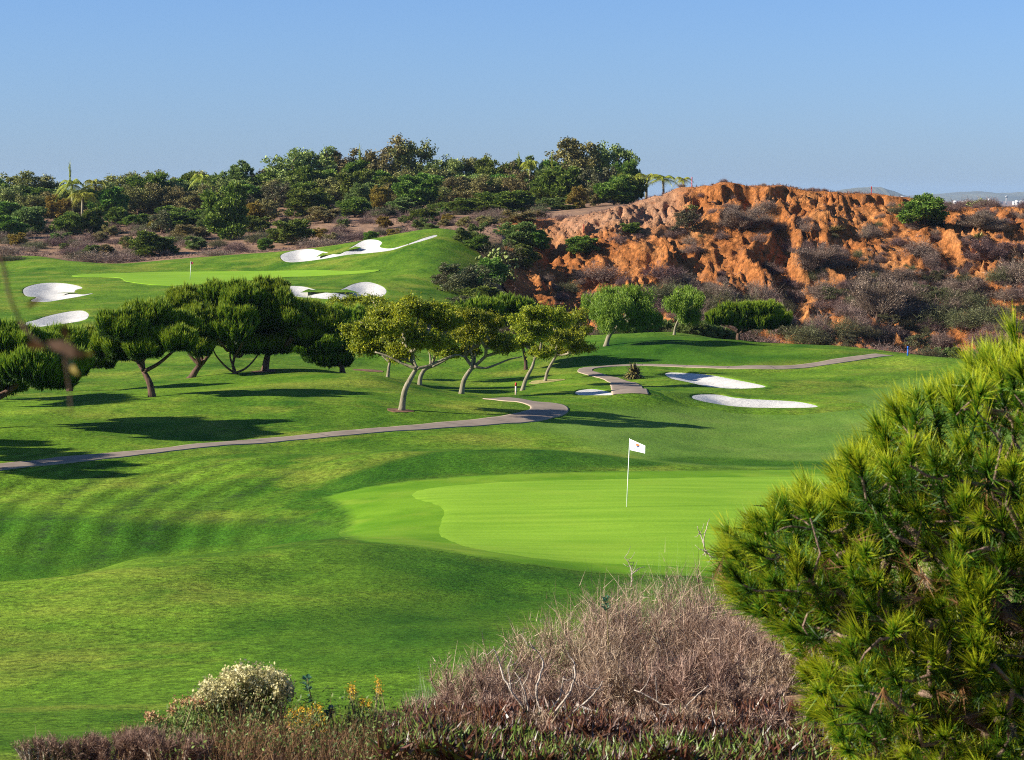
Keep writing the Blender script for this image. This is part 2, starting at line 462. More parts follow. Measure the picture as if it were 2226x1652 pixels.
near = DD <= 521
HH[near] = h_tps(AA[near], np.log(DD[near]))
h520 = h_tps(GA, np.full_like(GA, math.log(520)))
far = ~near
HH[far] = (h520[None] + (30 - h520[None]) * sstep(math.log(520), math.log(1500), np.log(DD)))[far]
XX = AA * DD
und = (fbm(XX * .085, DD * .085, 3, 3) - .5) * .85 + (fbm(XX * .5, DD * .5, 9, 2) - .5) * .10
und *= (1 - .85 * sstep(60, 63, DD) * (1 - sstep(84, 88, DD)) * sstep(-.085, -.06, AA))
und *= 1 - .75 * sstep(225, 240, DD)
und *= sstep(20, 40, DD) * np.where(DD > 500, 0, 1)
HH = HH - und
ZB = -HH
def bil(G, x, y):
    x = np.asarray(x, float); y = np.maximum(np.asarray(y, float), 1.01)
    a = np.clip(x / y, GA[0], GA[-1] - 1e-6); i = np.clip(np.searchsorted(GD, y, 'right') - 1, 0, len(GD) - 2)
    fy = (y - GD[i]) / (GD[i + 1] - GD[i]); fj = (a - GA[0]) / (GA[1] - GA[0]); j = np.clip(fj.astype(int), 0, len(GA) - 2); fx = fj - j
    return (G[i, j] * (1 - fx) + G[i, j + 1] * fx) * (1 - fy) + (G[i + 1, j] * (1 - fx) + G[i + 1, j + 1] * fx) * fy
def ZG(x, y): return bil(ZB, x, y)
_ys = np.concatenate([np.geomspace(4, 50, 200, endpoint=False), np.geomspace(50, 460, 1400)])
def hit(u, v, dmin=4.0, dmax=460):
    """where the line of sight through (u,v) first meets the ground"""
    r = FWD + UP * (CV - v) / FPX + np.array([1., 0, 0]) * (u - CU) / FPX; r = r / r[1]
    ys = _ys[(_ys >= dmin) & (_ys <= dmax)]
    gz = ZG(r[0] * ys, ys) - r[2] * ys
    k = np.where(gz >= 0)[0]
    if len(k) == 0: y = ys[np.argmax(gz)]
    elif k[0] == 0: y = ys[0]
    else:
        i = k[0]; t = -gz[i - 1] / (gz[i] - gz[i - 1] + 1e-12); y = ys[i - 1] + t * (ys[i] - ys[i - 1])
    return np.array([r[0] * y, y, float(ZG(r[0] * y, y))])
def at(u, d):
    x = (u - CU) / FPX * d * 1.0
    return np.array([x, d, float(ZG(x, d))])

def catmull(pts, n=8, closed=False):
    p = np.asarray(pts, float)
    q = np.vstack([p[-1], p, p[:2]]) if closed else np.vstack([2 * p[0] - p[1], p, 2 * p[-1] - p[-2]])
    out = []
    for i in range(1, len(q) - 2):
        for t in np.linspace(0, 1, n, endpoint=False):
            a, b, c, d = q[i - 1], q[i], q[i + 1], q[i + 2]
            out.append(.5 * ((2 * b) + (-a + c) * t + (2 * a - 5 * b + 4 * c - d) * t * t + (-a + 3 * b - 3 * c + d) * t ** 3))
    if not closed: out.append(p[-1])
    return np.array(out)

def outline(px, n=6, dmin=4, dmax=460):
    pts = catmull(px, n, True)
    return np.array([hit(u, v, dmin, dmax)[:2] for u, v in pts])

def sdist(px, py, poly):
    """signed distance to closed polygon, positive inside"""
    x = np.ravel(px); y = np.ravel(py); a = poly; b = np.roll(poly, -1, 0)
    best = np.full(len(x), 1e9); ins = np.zeros(len(x), bool)
    for (ax, ay), (bx, by) in zip(a, b):
        dx, dy = bx - ax, by - ay; L = dx * dx + dy * dy + 1e-12
        t = np.clip(((x - ax) * dx + (y - ay) * dy) / L, 0, 1)
        best = np.minimum(best, (x - ax - t * dx) ** 2 + (y - ay - t * dy) ** 2)
        c = ((ay > y) != (by > y)); xi = ax + (y - ay) * dx / (dy if abs(dy) > 1e-12 else 1e-12)
        ins ^= c & (x < xi)
    return (np.where(ins, 1, -1) * np.sqrt(best)).reshape(np.shape(px))

def sheet(poly, step, zf, skirt=0.12):
    """triangulated sheet over a polygon with heights zf(x,y,inside distance)"""
    lo, hi = poly.min(0), poly.max(0)
    gx, gy = np.meshgrid(np.arange(lo[0], hi[0], step), np.arange(lo[1], hi[1], step * 1.3))
    gx = gx.ravel() + rng.uniform(-.15, .15, gx.size) * step; gy = gy.ravel() + rng.uniform(-.15, .15, gy.size) * step
    s = sdist(gx, gy, poly); k = s > step * .35
    pts = [Vector((float(a), float(b))) for a, b in poly] + [Vector((float(a), float(b))) for a, b in zip(gx[k], gy[k])]
    nb = len(poly)
    vo, _, fo, *_ = delaunay_2d_cdt(pts, [], [list(range(nb))], 1, 1e-5)
    V = np.array([(p.x, p.y) for p in vo]); F = [tuple(f) for f in fo if len(f) == 3]
    F = np.array(F)
    a = V[F]; area = (a[:, 1, 0] - a[:, 0, 0]) * (a[:, 2, 1] - a[:, 0, 1]) - (a[:, 1, 1] - a[:, 0, 1]) * (a[:, 2, 0] - a[:, 0, 0])
    F[area < 0] = F[area < 0][:, ::-1]
    sd = sdist(V[:, 0], V[:, 1], poly); z = zf(V[:, 0], V[:, 1], np.maximum(sd, 0))
    V3 = np.column_stack([V, z])
    if skirt:
        z0 = zf(poly[:, 0], poly[:, 1], np.zeros(nb)); m = len(V3)
        V3 = np.vstack([V3, np.column_stack([poly, z0]), np.column_stack([poly, z0 - skirt])])
        i = np.arange(nb); j = (i + 1) % nb
        F = np.vstack([F, np.column_stack([m + i, m + i + nb, m + j]), np.column_stack([m + j, m + i + nb, m + j + nb])])
    return V3, F

# --- outlines traced from the photograph, carried onto the ground
green_px = [(888,1078),(905,1068),(960,1058),(1100,1048),(1250,1044),(1450,1040),(1650,1037),(1850,1036),(2060,1050),(2140,1100),(2100,1170),(1900,1225),(1700,1238),(1500,1236),(1350,1228),(1220,1222),(1100,1206),(1010,1190),(965,1174),(948,1160),(950,1140),(960,1120),(955,1108),(940,1098),(912,1090)]
apron_px = [(700,1082),(760,1066),(850,1050),(980,1036),(1150,1028),(1350,1024),(1600,1022),(1900,1020),(2130,1034),(2230,1110),(2180,1200),(1950,1250),(1700,1256),(1450,1252),(1300,1246),(1180,1232),(1050,1212),(950,1196),(860,1184),(780,1178),(742,1166),(738,1154),(750,1138),(744,1118),(724,1098)]
fargreen_px = [(160,601),(180,597),(250,595),(330,592),(420,591),(560,590),(690,588),(760,590),(820,587),(810,592),(740,597),(640,602),(560,609),(460,617),(400,621),(330,619),(275,612),(255,604)]
bunkers = {
 'upper': ([(610,556),(630,547),(670,541),(700,546),(735,553),(760,540),(790,523),(815,521),(830,527),(826,537),(850,540),(885,531),(920,518),(946,511),(948,514),(920,523),(885,533),(850,544),(800,550),(760,553),(700,563),(650,569),(620,568)], 0.55),
 'middle': ([(612,628),(625,622),(660,623),(690,631),(722,637),(745,628),(770,617),(800,613),(830,622),(840,634),(828,645),(800,650),(740,651),(690,648),(640,643)], 0.5),
 'left': ([(50,632),(60,623),(90,616),(130,615),(165,620),(179,626),(165,630),(163,637),(180,640),(204,637),(180,643),(140,650),(100,656),(68,654),(80,646),(58,643)], 0.5),
 'lower': ([(55,702),(80,695),(100,688),(140,679),(175,675),(190,680),(192,688),(178,697),(120,706),(60,712)], 0.4),
 'fairway_back': ([(1446,813),(1456,809),(1490,810),(1540,814),(1600,825),(1650,835),(1664,840),(1650,843),(1600,845),(1550,842),(1500,831),(1462,823)], 0.35),
 'fairway_front': ([(1504,861),(1518,857),(1560,857),(1600,864),(1660,868),(1730,872),(1775,881),(1762,886),(1680,887),(1600,884),(1545,876),(1512,868)], 0.35),
 'small': ([(1250,853),(1262,847),(1290,845),(1320,850),(1338,858),(1300,859),(1265,859)], 0.06),
}
dlim = {'upper': (255, 312), 'middle': (225, 300), 'left': (225, 300), 'lower': (190, 250)}
for k in bunkers:
    px, dep = bunkers[k]; lo_, hi_ = dlim.get(k, (60, 200))
    bunkers[k] = (outline(px, 5, lo_, hi_), dep)
green_poly = outline(green_px, 6, 56, 95)
for _ in range(3): green_poly = (np.roll(green_poly, 1, 0) + 2 * green_poly + np.roll(green_poly, -1, 0)) / 4
apron_poly = outline(apron_px, 6, 56, 95); fgreen_poly = outline(fargreen_px, 6, 235, 300)

path_a = [(-420,1062),(-250,1048),(-100,1030),(0,1016),(100,1005),(200,995),(300,985),(400,974.5),(500,964),(600,956),(700,947),(800,938.5),(900,931),(1000,923),(1080,916),(1140,908),(1180,899),(1197,890),(1190,881),(1160,875),(1110,869),(1060,865)]
path_b = [(1372,856),(1369,848),(1359,836.5),(1332,825),(1298,815),(1268,808),(1278,801),(1312,797),(1406,793.5),(1500,797),(1600,800),(1700,799.5),(1760,795),(1800,789),(1850,781),(1900,774),(1932,771)]
def world_line(px, dmin, dmax):
    w = np.array([hit(u, v, dmin, dmax)[:2] for u, v in px])
    w = catmull(w, 10)
    seg = np.concatenate([[0], np.cumsum(np.linalg.norm(np.diff(w, axis=0), axis=1))])
    s = np.arange(0, seg[-1], .5)
    w = np.column_stack([np.interp(s, seg, w[:, 0]), np.interp(s, seg, w[:, 1])])
    for _ in range(6): w[1:-1] = (w[:-2] + w[1:-1] * 2 + w[2:]) / 4
    return w
pa_w = world_line(path_a, 70, 135); pb_w = world_line(path_b, 118, 200)

# --- cliff patch: height field with ribs and gullies
CX0, CX1, CY0, CY1, CS = -8., 104., 252., 334., .235
cgx = np.arange(CX0, CX1, CS); cgy = np.arange(CY0, CY1, CS)
CXX, CYY = np.meshgrid(cgx, cgy)
def edge(u): return u * u * (3 - 2 * u)
def cliff_mask(x, y):
    u = CU + FPX * x / y
    left = sstep(1090, 1190, u + 30 * (vnoise(y * .2, y * 0, 5) - .5))
    return left * sstep(CY0, CY0 + 6, y) * (1 - sstep(CY1 - 8, CY1, y)) * (1 - sstep(CX1 - 8, CX1, x))
def cliff_disp(x, y):
    m = cliff_mask(x, y)
    u = CU + FPX * x / y
    w = (fbm(x * .13, y * .13, 21, 3) - .5)
    topd = 314 + 3 * (fbm(x * .22, x * 0, 33, 3) - .5)
    steep = sstep(258, 272, y) * (1 - sstep(topd - 3, topd, y))
    sk = (y - 290) * .12
    sh = (y - 290) * .33                                   # ridges run down towards the right
    g1 = ridged((x + sh) * .075 + w * .9, y * .012, 41, 2)
    g2 = ridged((x + sh * .6) * .24 + w * 3.2, y * .05 + w * 2, 47, 3)
    w3 = fbm(x * .4, y * .4, 23, 2) - .5
    g3 = ridged(x * 1.2 + w * 5 + w3 * 2.2 + sk, y * .16 + w3, 53, 3)
    g4 = ridged(x * 2.4 + w * 6, y * .3, 57, 2)
    rib = sstep(.44, .62, fbm(x * .10 + 3, y * .10, 61, 3))
    d = (g1 - .80) * 5.6 + (g2 - .72) * 2.4 + (g3 - .6) * (.35 + 1.3 * rib) + (g4 - .5) * (.25 + .35 * rib)
    d += (fbm(x * .6, y * .6, 71, 4) - .5) * 1.1 + (vnoise(x * 2.3, y * 2.3, 75) - .5) * .34
    big = steep * m
    mic = (fbm(x * .9, y * .9, 91, 3) - .5) * .25
    band = sstep(1440, 1540, u) * (1 - sstep(1980, 2060, u))
    topl = ((vnoise(x * .45, x * 0, 93) - .5) * .5 + (vnoise(x * 1.7, x * 0, 94) - .5) * .25) * sstep(300, 312, y)
    z = ZG(x, y) + m * mic + d * big
    # undercut scarp along the rim: just below the plateau the ground is pushed up to the rim level
    rimy = topd - 4.6 + 1.8 * (vnoise(x * .33, x * 0, 81) - .5) + .7 * (vnoise(x * 1.3, x * 0, 84) - .5)
    capz = -np.interp(u, [1000, 1157, 1250, 1350, 1400, 1478, 1562, 1613, 1697, 1748, 1849, 1950, 2068, 2186, 2700], [5, 3.3, 2.9, 1.6, .6, -.85, -1.7, -1.3, -1.2, -.6, -.35, .1, 1.4, 1.6, 2]) + topl
    z = np.where(m > .5, np.minimum(z, capz), z)
    up_ = band * sstep(rimy - .55, rimy + .15, y) * (1 - sstep(topd, topd + 5, y))
    z = z + (np.maximum(capz - .1, z) - z) * up_
    return z - ZG(x, y)
CDISP = cliff_disp(CXX, CYY)
CZ = ZG(CXX, CYY) + CDISP + .03
def ZC(x, y):
    """ground including the cliff relief"""
    x = np.asarray(x, float); y = np.asarray(y, float)
    ins = (x > CX0) & (x < CX1 - CS) & (y > CY0) & (y < CY1 - CS)
    fx = np.clip((x - CX0) / CS, 0, len(cgx) - 1.001); fy = np.clip((y - CY0) / CS, 0, len(cgy) - 1.001)
    j = fx.astype(int); i = fy.astype(int); fx = fx - j; fy = fy - i
    zc = (CZ[i, j] * (1 - fx) + CZ[i, j + 1] * fx) * (1 - fy) + (CZ[i + 1, j] * (1 - fx) + CZ[i + 1, j + 1] * fx) * fy
    return np.where(ins, zc, ZG(x, y))
def hitc(u, v, dmin=240, dmax=332):
    r = FWD + UP * (CV - v) / FPX + np.array([1., 0, 0]) * (u - CU) / FPX; r = r / r[1]
    ys = np.arange(dmin, dmax, .15); gz = ZC(r[0] * ys, ys) - r[2] * ys
    k = np.where(gz >= 0)[0]; y = ys[k[0]] if len(k) else ys[np.argmax(gz)]
    return np.array([r[0] * y, y, float(ZC(r[0] * y, y))])

# --- ground grid, sunk under the sheets that replace it
ZM = ZB.copy()
for k, (poly, dep) in bunkers.items():
    lo, hi = poly.min(0) - 3, poly.max(0) + 3
    m = (XX > lo[0]) & (XX < hi[0]) & (DD > lo[1]) & (DD < hi[1])
    s = sdist(XX[m], DD[m], poly); ZM[m] -= np.clip(s / .35, 0, 1) * (dep + .35)
ins = (XX > CX0 + .5) & (XX < CX1 - .5) & (DD > CY0 + .5) & (DD < CY1 - .5)
cm = np.zeros_like(XX); cm[ins] = 1
ed = np.minimum(np.minimum(XX - CX0, CX1 - XX), np.minimum(DD - CY0, CY1 - DD))
ZM -= 4.0 * sstep(.6, 3.5, ed) * cliff_mask(XX, DD) ** .25 * (ed > 0)

UU = CU + FPX * AA
# earth / scrub zones
crest = np.interp(UU, [-2000, 0, 80, 190, 260, 400, 600, 800, 930, 1000, 1040, 1080, 1130, 1300, 1420, 1500, 1600, 1800, 1960, 2100, 2400, 4500],
                 [316, 316, 316, 313, 315, 316, 317, 318, 318, 312, 292, 262, 205, 195, 192, 190, 191, 190, 176, 180, 186, 190])
earth = sstep(-1.5, 1.5, DD - crest)
nearedge = np.interp(UU, [-2000, 0, 120, 400, 850, 1000, 1200, 1400, 1550, 1700, 2300, 4500], [9, 10, 11, 14, 18, 24, 31, 40, 48, 50, 52, 52])
nearearth = 1 - sstep(-1.2, 1.2, DD - nearedge + (fbm(XX * .8, DD * .8, 5, 3) - .5) * 2.5)
# scuffed mower tracks on the swale left of the green
scuff = np.zeros_like(XX)
for line in ([(75,1232),(88,1200),(95,1165),(104,1132),(130,1100),(170,1065),(215,1035)], [(205,1232),(222,1205),(238,1165),(250,1130),(290,1095),(350,1060),(430,1025),(520,1000)],
             [(300,1205),(322,1180),(338,1155),(350,1130)], [(400,1128),(470,1095),(560,1060),(640,1022)], [(0,1128),(200,1127),(400,1129),(600,1133),(730,1138)]):
    w = np.array([hit(u, v, 60, 110)[:2] for u, v in catmull(line, 4)])
    m = (DD > 58) & (DD < 104) & (AA < 0)
    best = np.full(m.sum(), 9.)
    for (ax, ay), (bx, by) in zip(w[:-1], w[1:]):
        dx, dy = bx - ax, by - ay; L = dx * dx + dy * dy + 1e-9
        t = np.clip(((XX[m] - ax) * dx + (DD[m] - ay) * dy) / L, 0, 1)
        best = np.minimum(best, np.hypot(XX[m] - ax - t * dx, DD[m] - ay - t * dy))
    scuff[m] = np.maximum(scuff[m], np.exp(-(best / .28) ** 2))
light_px = [(1200,905),(1500,885),(1800,880),(1950,830),(2300,830),(2300,1010),(1900,1020),(1500,1010),(1320,985),(1250,950),(1150,925)]
lp = outline(light_px, 3, 80, 175)
fairway_m = sstep(-1.5, 1.5, sdist(XX, DD, lp)) * (DD < 200)
lush_shade = np.zeros_like(XX)  # longer, darker turf; relief shade of the mounds is also put into its colour
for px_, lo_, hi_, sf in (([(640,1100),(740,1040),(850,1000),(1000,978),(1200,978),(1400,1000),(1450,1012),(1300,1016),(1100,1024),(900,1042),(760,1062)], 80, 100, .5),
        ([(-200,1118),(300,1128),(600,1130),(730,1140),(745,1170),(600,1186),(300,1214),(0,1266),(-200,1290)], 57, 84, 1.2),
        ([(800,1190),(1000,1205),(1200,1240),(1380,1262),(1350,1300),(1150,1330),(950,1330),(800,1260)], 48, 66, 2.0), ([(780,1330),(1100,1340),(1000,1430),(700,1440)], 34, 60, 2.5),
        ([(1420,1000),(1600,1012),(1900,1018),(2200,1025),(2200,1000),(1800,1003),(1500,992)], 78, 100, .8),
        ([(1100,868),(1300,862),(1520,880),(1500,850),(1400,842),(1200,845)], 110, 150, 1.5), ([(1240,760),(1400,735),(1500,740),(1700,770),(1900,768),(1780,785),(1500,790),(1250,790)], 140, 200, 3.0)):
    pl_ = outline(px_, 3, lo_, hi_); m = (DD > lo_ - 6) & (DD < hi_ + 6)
    lush_shade[m] = np.maximum(lush_shade[m], sstep(-sf, sf, sdist(XX[m], DD[m], pl_)))
_uu, _vv = proj(np.stack([XX, DD, ZB], -1))
_f = np.interp(_vv, [985, 1000, 1025, 1060, 1095, 1130, 1165, 1232, 1300], [600, 520, 430, 350, 290, 250, 238, 205, 190])
stripe = np.sin(2 * np.pi * (_uu - _f) / 78 + 1.2 * (fbm(XX * .3, DD * .3, 12, 2) - .5)) * sstep(68, 74, DD) * (1 - sstep(90, 97, DD)) * (1 - sstep(420, 700, _uu))
stripe += .8 * np.sin(XX * 1.15 + DD * .25) * sstep(96, 102, DD) * (1 - sstep(122, 130, DD)) * (1 - sstep(1150, 1250, _uu)) * .35
nr, nc = XX.shape
idx = np.arange(nr * nc).reshape(nr, nc)
q = np.stack([idx[:-1, :-1], idx[:-1, 1:], idx[1:, 1:], idx[1:, :-1]], -1).reshape(-1, 4)

def ground_material():
    m, nt, b, out = new_mat('ground_turf_and_earth')
    tc = N(nt, 'ShaderNodeTexCoord'); pos = tc.outputs['Object']
    gr, fin = grass_nodes(nt, pos, (.030, .092, .005), (.118, .205, .014), (.235, .245, .034), 1, 1.45, .7)
    fw, _ = grass_nodes(nt, pos, (.078, .160, .018), (.125, .210, .030), (.17, .22, .045), 1.3, .6, .5)
    g = mixc(nt, attr(nt, 'fairway'), gr, fw)
    lu, _ = grass_nodes(nt, pos, (.015, .062, .004), (.050, .130, .008), (.095, .16, .014), 1.6, 1.3, .4)  # deep turf greens, darkened further to stand in for shade on the mounds
    g = mixc(nt, mth(nt, 'MULTIPLY', attr(nt, 'lush_shade'), 1.0), g, lu)
    st = mth(nt, 'MULTIPLY_ADD', mth(nt, 'MULTIPLY', attr(nt, 'stripe'), noise(nt, pos, .35, 3)), .50, 1.0)
    g = mixc(nt, 1.0, g, st, 'MULTIPLY')
    sc = mth(nt, 'MULTIPLY', attr(nt, 'scuff'), ramp(nt, noise(nt, pos, 1.6, 4, .8), (.42, 0), (.6, .75)))
    g = mixc(nt, sc, g, (.022, .04, .012))
    e1 = ramp(nt, noise(nt, pos, .35, 6, .7), (.3, (.12, .07, .045)), (.5, (.26, .16, .105)), (.72, (.38, .22, .12)))
    e2 = ramp(nt, noise(nt, pos, 2.2, 5, .7), (.35, .55), (.7, 1.35))
    e = mixc(nt, 1.0, e1, e2, 'MULTIPLY')
    ea = mth(nt, 'ADD', attr(nt, 'earth'), mth(nt, 'MULTIPLY_ADD', noise(nt, pos, .8, 4), .8, -.4))
    c = mixc(nt, ramp(nt, ea, (.45, 0), (.55, 1)), g, e)
    nt.links.new(c, b.inputs['Base Color']); b.inputs['Roughness'].default_value = .95; b.inputs['Specular IOR Level'].default_value = .05
    bp = N(nt, 'ShaderNodeBump'); bp.inputs['Strength'].default_value = .7; bp.inputs['Distance'].default_value = .05
    hgt = mth(nt, 'ADD', noise(nt, pos, 9, 3, .7), mth(nt, 'MULTIPLY', noise(nt, pos, 1.8, 3, .6), 1.5))
    nt.links.new(hgt, bp.inputs['Height']); nt.links.new(bp.outputs[0], b.inputs['Normal'])
    return m
M_ground = ground_material()
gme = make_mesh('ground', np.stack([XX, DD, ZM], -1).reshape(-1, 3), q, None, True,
                {'lush_shade': lush_shade.ravel(), 'stripe': stripe.ravel(), 'earth': np.maximum(earth, nearearth).ravel(), 'fairway': fairway_m.ravel(), 'scuff': scuff.ravel()})
struct('ground', gme, M_ground)

def green_material(name, a, c2, yel, stripe=(1, 1, 1), sscale=.5, amt=.16, feather=False):
    m, nt, b, out = new_mat(name)
    tc = N(nt, 'ShaderNodeTexCoord'); pos = tc.outputs['Object']
    f = mth(nt, 'ADD', mth(nt, 'MULTIPLY', noise(nt, pos, sscale, 3, .5, stripe), .75), mth(nt, 'MULTIPLY', noise(nt, pos, .25, 3), .25))
    c = ramp(nt, f, (.38, a), (.62, c2))
    c = mixc(nt, mth(nt, 'MULTIPLY', ramp(nt, noise(nt, pos, .3, 4, .6), (.5, 0), (.7, 1)), amt), c, yel)
    if feather:
        gr, _ = grass_nodes(nt, pos, (.034, .096, .006), (.105, .195, .016), (.210, .230, .038), 1, 1.25, .6)
        e = mth(nt, 'ADD', attr(nt, 'sd'), mth(nt, 'MULTIPLY_ADD', noise(nt, pos, 1.5, 4, .7), .9, -.45))
        c = mixc(nt, ramp(nt, e, (.0, 1), (.45, 0)), c, gr)
    fine = ramp(nt, noise(nt, pos, 14, 3, .7), (.3, .84), (.7, 1.16))
    nt.links.new(mixc(nt, 1.0, c, fine, 'MULTIPLY'), b.inputs['Base Color'])
    b.inputs['Roughness'].default_value = .9; b.inputs['Specular IOR Level'].default_value = .05
    bp = N(nt, 'ShaderNodeBump'); bp.inputs['Strength'].default_value = .25; bp.inputs['Distance'].default_value = .015
    nt.links.new(noise(nt, pos, 16, 3, .7), bp.inputs['Height']); nt.links.new(bp.outputs[0], b.inputs['Normal'])
    return m
M_green = green_material('putting_green_turf', (.150, .285, .018), (.205, .350, .026), (.25, .35, .035), (.12, 1, 1), 1.9, .35)
M_apron = green_material('apron_turf', (.085, .200, .008), (.145, .275, .015), (.25, .30, .035), (.7, 1, 1), .7, .5, True)
V, F = sheet(apron_poly, .35, lambda x, y, s: ZG(x, y) + .018 - .014 * sstep(.5, 0, s), .03); struct('green_apron', make_mesh('green_apron', V, F, None, True, {'sd': np.concatenate([np.maximum(sdist(V[:, 0], V[:, 1], apron_poly), 0)])}), M_apron)
V, F = sheet(green_poly, .35, lambda x, y, s: ZG(x, y) + .03 - .018 * sstep(.12, 0, s)); struct('putting_green', make_mesh('putting_green', V, F, None, True), M_green)
V, F = sheet(fgreen_poly, .8, lambda x, y, s: ZG(x, y) + .05 + 0 * s); struct('far_putting_green', make_mesh('far_putting_green', V, F, None, True), M_green)

def sand_material():
    m, nt, b, out = new_mat('white_bunker_sand')
    tc = N(nt, 'ShaderNodeTexCoord'); pos = tc.outputs['Object']
    nt.links.new(ramp(nt, noise(nt, pos, .8, 5, .65), (.3, (.44, .42, .39)), (.7, (.57, .55, .52))), b.inputs['Base Color'])
    bp = N(nt, 'ShaderNodeBump'); bp.inputs['Strength'].default_value = .8; bp.inputs['Distance'].default_value = .09
    nt.links.new(noise(nt, pos, 3.5, 4, .65, (1, 2.2, 1)), bp.inputs['Height']); nt.links.new(bp.outputs[0], b.inputs['Normal'])
    return m
M_sand = sand_material()
M_lip = green_material('bunker_lip_turf', (.03, .10, .006), (.06, .16, .012), (.15, .19, .03), (1, 1, 1), .5, .5)
def expand(poly, r):
    t = np.roll(poly, -1, 0) - np.roll(poly, 1, 0); t = unit(t); nrm = np.column_stack([t[:, 1], -t[:, 0]])
    ar = 0.5 * np.sum(poly[:, 0] * np.roll(poly[:, 1], -1) - np.roll(poly[:, 0], -1) * poly[:, 1])
    return poly + nrm * r * (1 if ar > 0 else -1)
for k, (poly, dep) in bunkers.items():
    step = .45 if poly[:, 1].mean() < 190 else .8
    V, F = sheet(poly, step, lambda x, y, s: ZG(x, y) - (.025 if step < .6 else .0) - dep * sstep(0, 2.2, s), .3)
    struct('bunker_sand', make_mesh('bunker_sand', V, F, None, True), M_sand)
    rings = [(0.02, -.45), (0.0, -.02), (.15, .025), (.6, .03), (1.4, .02), (2.3, .01), (3.6, -.05)]
    VV = []
    for r, dz in rings:
        if step > .6 and dz > 0: dz *= .35
        p = poly.copy()
        s_ = expand(poly, r); VV.append(np.column_stack([s_, ZG(s_[:, 0], s_[:, 1]) + dz]))
    nb = len(poly); VV = np.vstack(VV); FF = []
    for a in range(len(rings) - 1):
        i = np.arange(nb) + a * nb; j = (np.arange(nb) + 1) % nb + a * nb
        FF.append(np.column_stack([i, j, j + nb, i + nb]))
    za = np.zeros(len(VV))
    struct('bunker_lip', make_mesh('bunker_lip', VV, np.vstack(FF), None, True, {'earth': za, 'fairway': za, 'scuff': za, 'lush_shade': za, 'stripe': za}), M_ground)

def path_material():
    m, nt, b, out = new_mat('cart_path_concrete')
    tc = N(nt, 'ShaderNodeTexCoord'); pos = tc.outputs['Object']
    c = ramp(nt, noise(nt, pos, 1.2, 5, .7), (.3, (.19, .145, .112)), (.7, (.28, .22, .172)))
    c = mixc(nt, ramp(nt, noise(nt, pos, .5, 4, .7), (.5, 0), (.7, .5)), c, (.13, .105, .09))
    jt = mth(nt, 'FRACT', mth(nt, 'DIVIDE', attr(nt, 'along'), 3.0))
    c = mixc(nt, ramp(nt, jt, (.0, .75), (.025, .75), (.03, 0)), c, (.07, .06, .055))
    c = mixc(nt, ramp(nt, attr(nt, 'tint'), (.0, 0), (.8, 0), (1, .8)), c, (.36, .28, .20))
    nt.links.new(c, b.inputs['Base Color']); b.inputs['Roughness'].default_value = .9
    return m
M_path = path_material()
def ribbon_path(name, w, prof, dz=.035):
    t = unit(np.gradient(w, axis=0)); nrm = np.column_stack([-t[:, 1], t[:, 0]])
    s_ = np.linspace(0, 1, len(w)); width = np.interp(s_, prof[0], prof[1])
    offs = [-.5, -.46, -.25, 0, .25, .46, .5]
    V = []; T = []
    for i, o in enumerate(offs):
        j = .07 * (vnoise(w[:, 0] * 2, w[:, 1] * 2, i) - .5) if abs(o) == .5 else 0
        p = w + nrm * (o * width + j)[:, None]
        V.append(np.column_stack([p, ZG(p[:, 0], p[:, 1]) + dz])); T.append(np.full(len(w), abs(o) * 2))
    for o in (-.5, .5):
        p = w + nrm * (o * width)[:, None]; V.append(np.column_stack([p, ZG(p[:, 0], p[:, 1]) - .1])); T.append(np.ones(len(w)))
    order = [7, 0, 1, 2, 3, 4, 5, 6, 8]
    V = np.stack([V[k] for k in order]); T = np.stack([T[k] for k in order]); n = len(w)
    ids = np.arange(9 * n).reshape(9, n)
    F = np.stack([ids[:-1, :-1], ids[:-1, 1:], ids[1:, 1:], ids[1:, :-1]], -1).reshape(-1, 4)
    struct(name, make_mesh(name, V.reshape(-1, 3), F[:, ::-1], T.ravel(), True, {'along': np.tile(np.arange(n) * .5, 9)}), M_path)
ribbon_path('cart_path', pa_w, ([0, .55, .72, 1], [1.35, 1.35, 1.85, 1.85]))
ribbon_path('cart_path', pb_w, ([0, .30, .42, .75, .9, 1], [1.9, 1.8, 1.0, .9, 1.5, 1.5]))

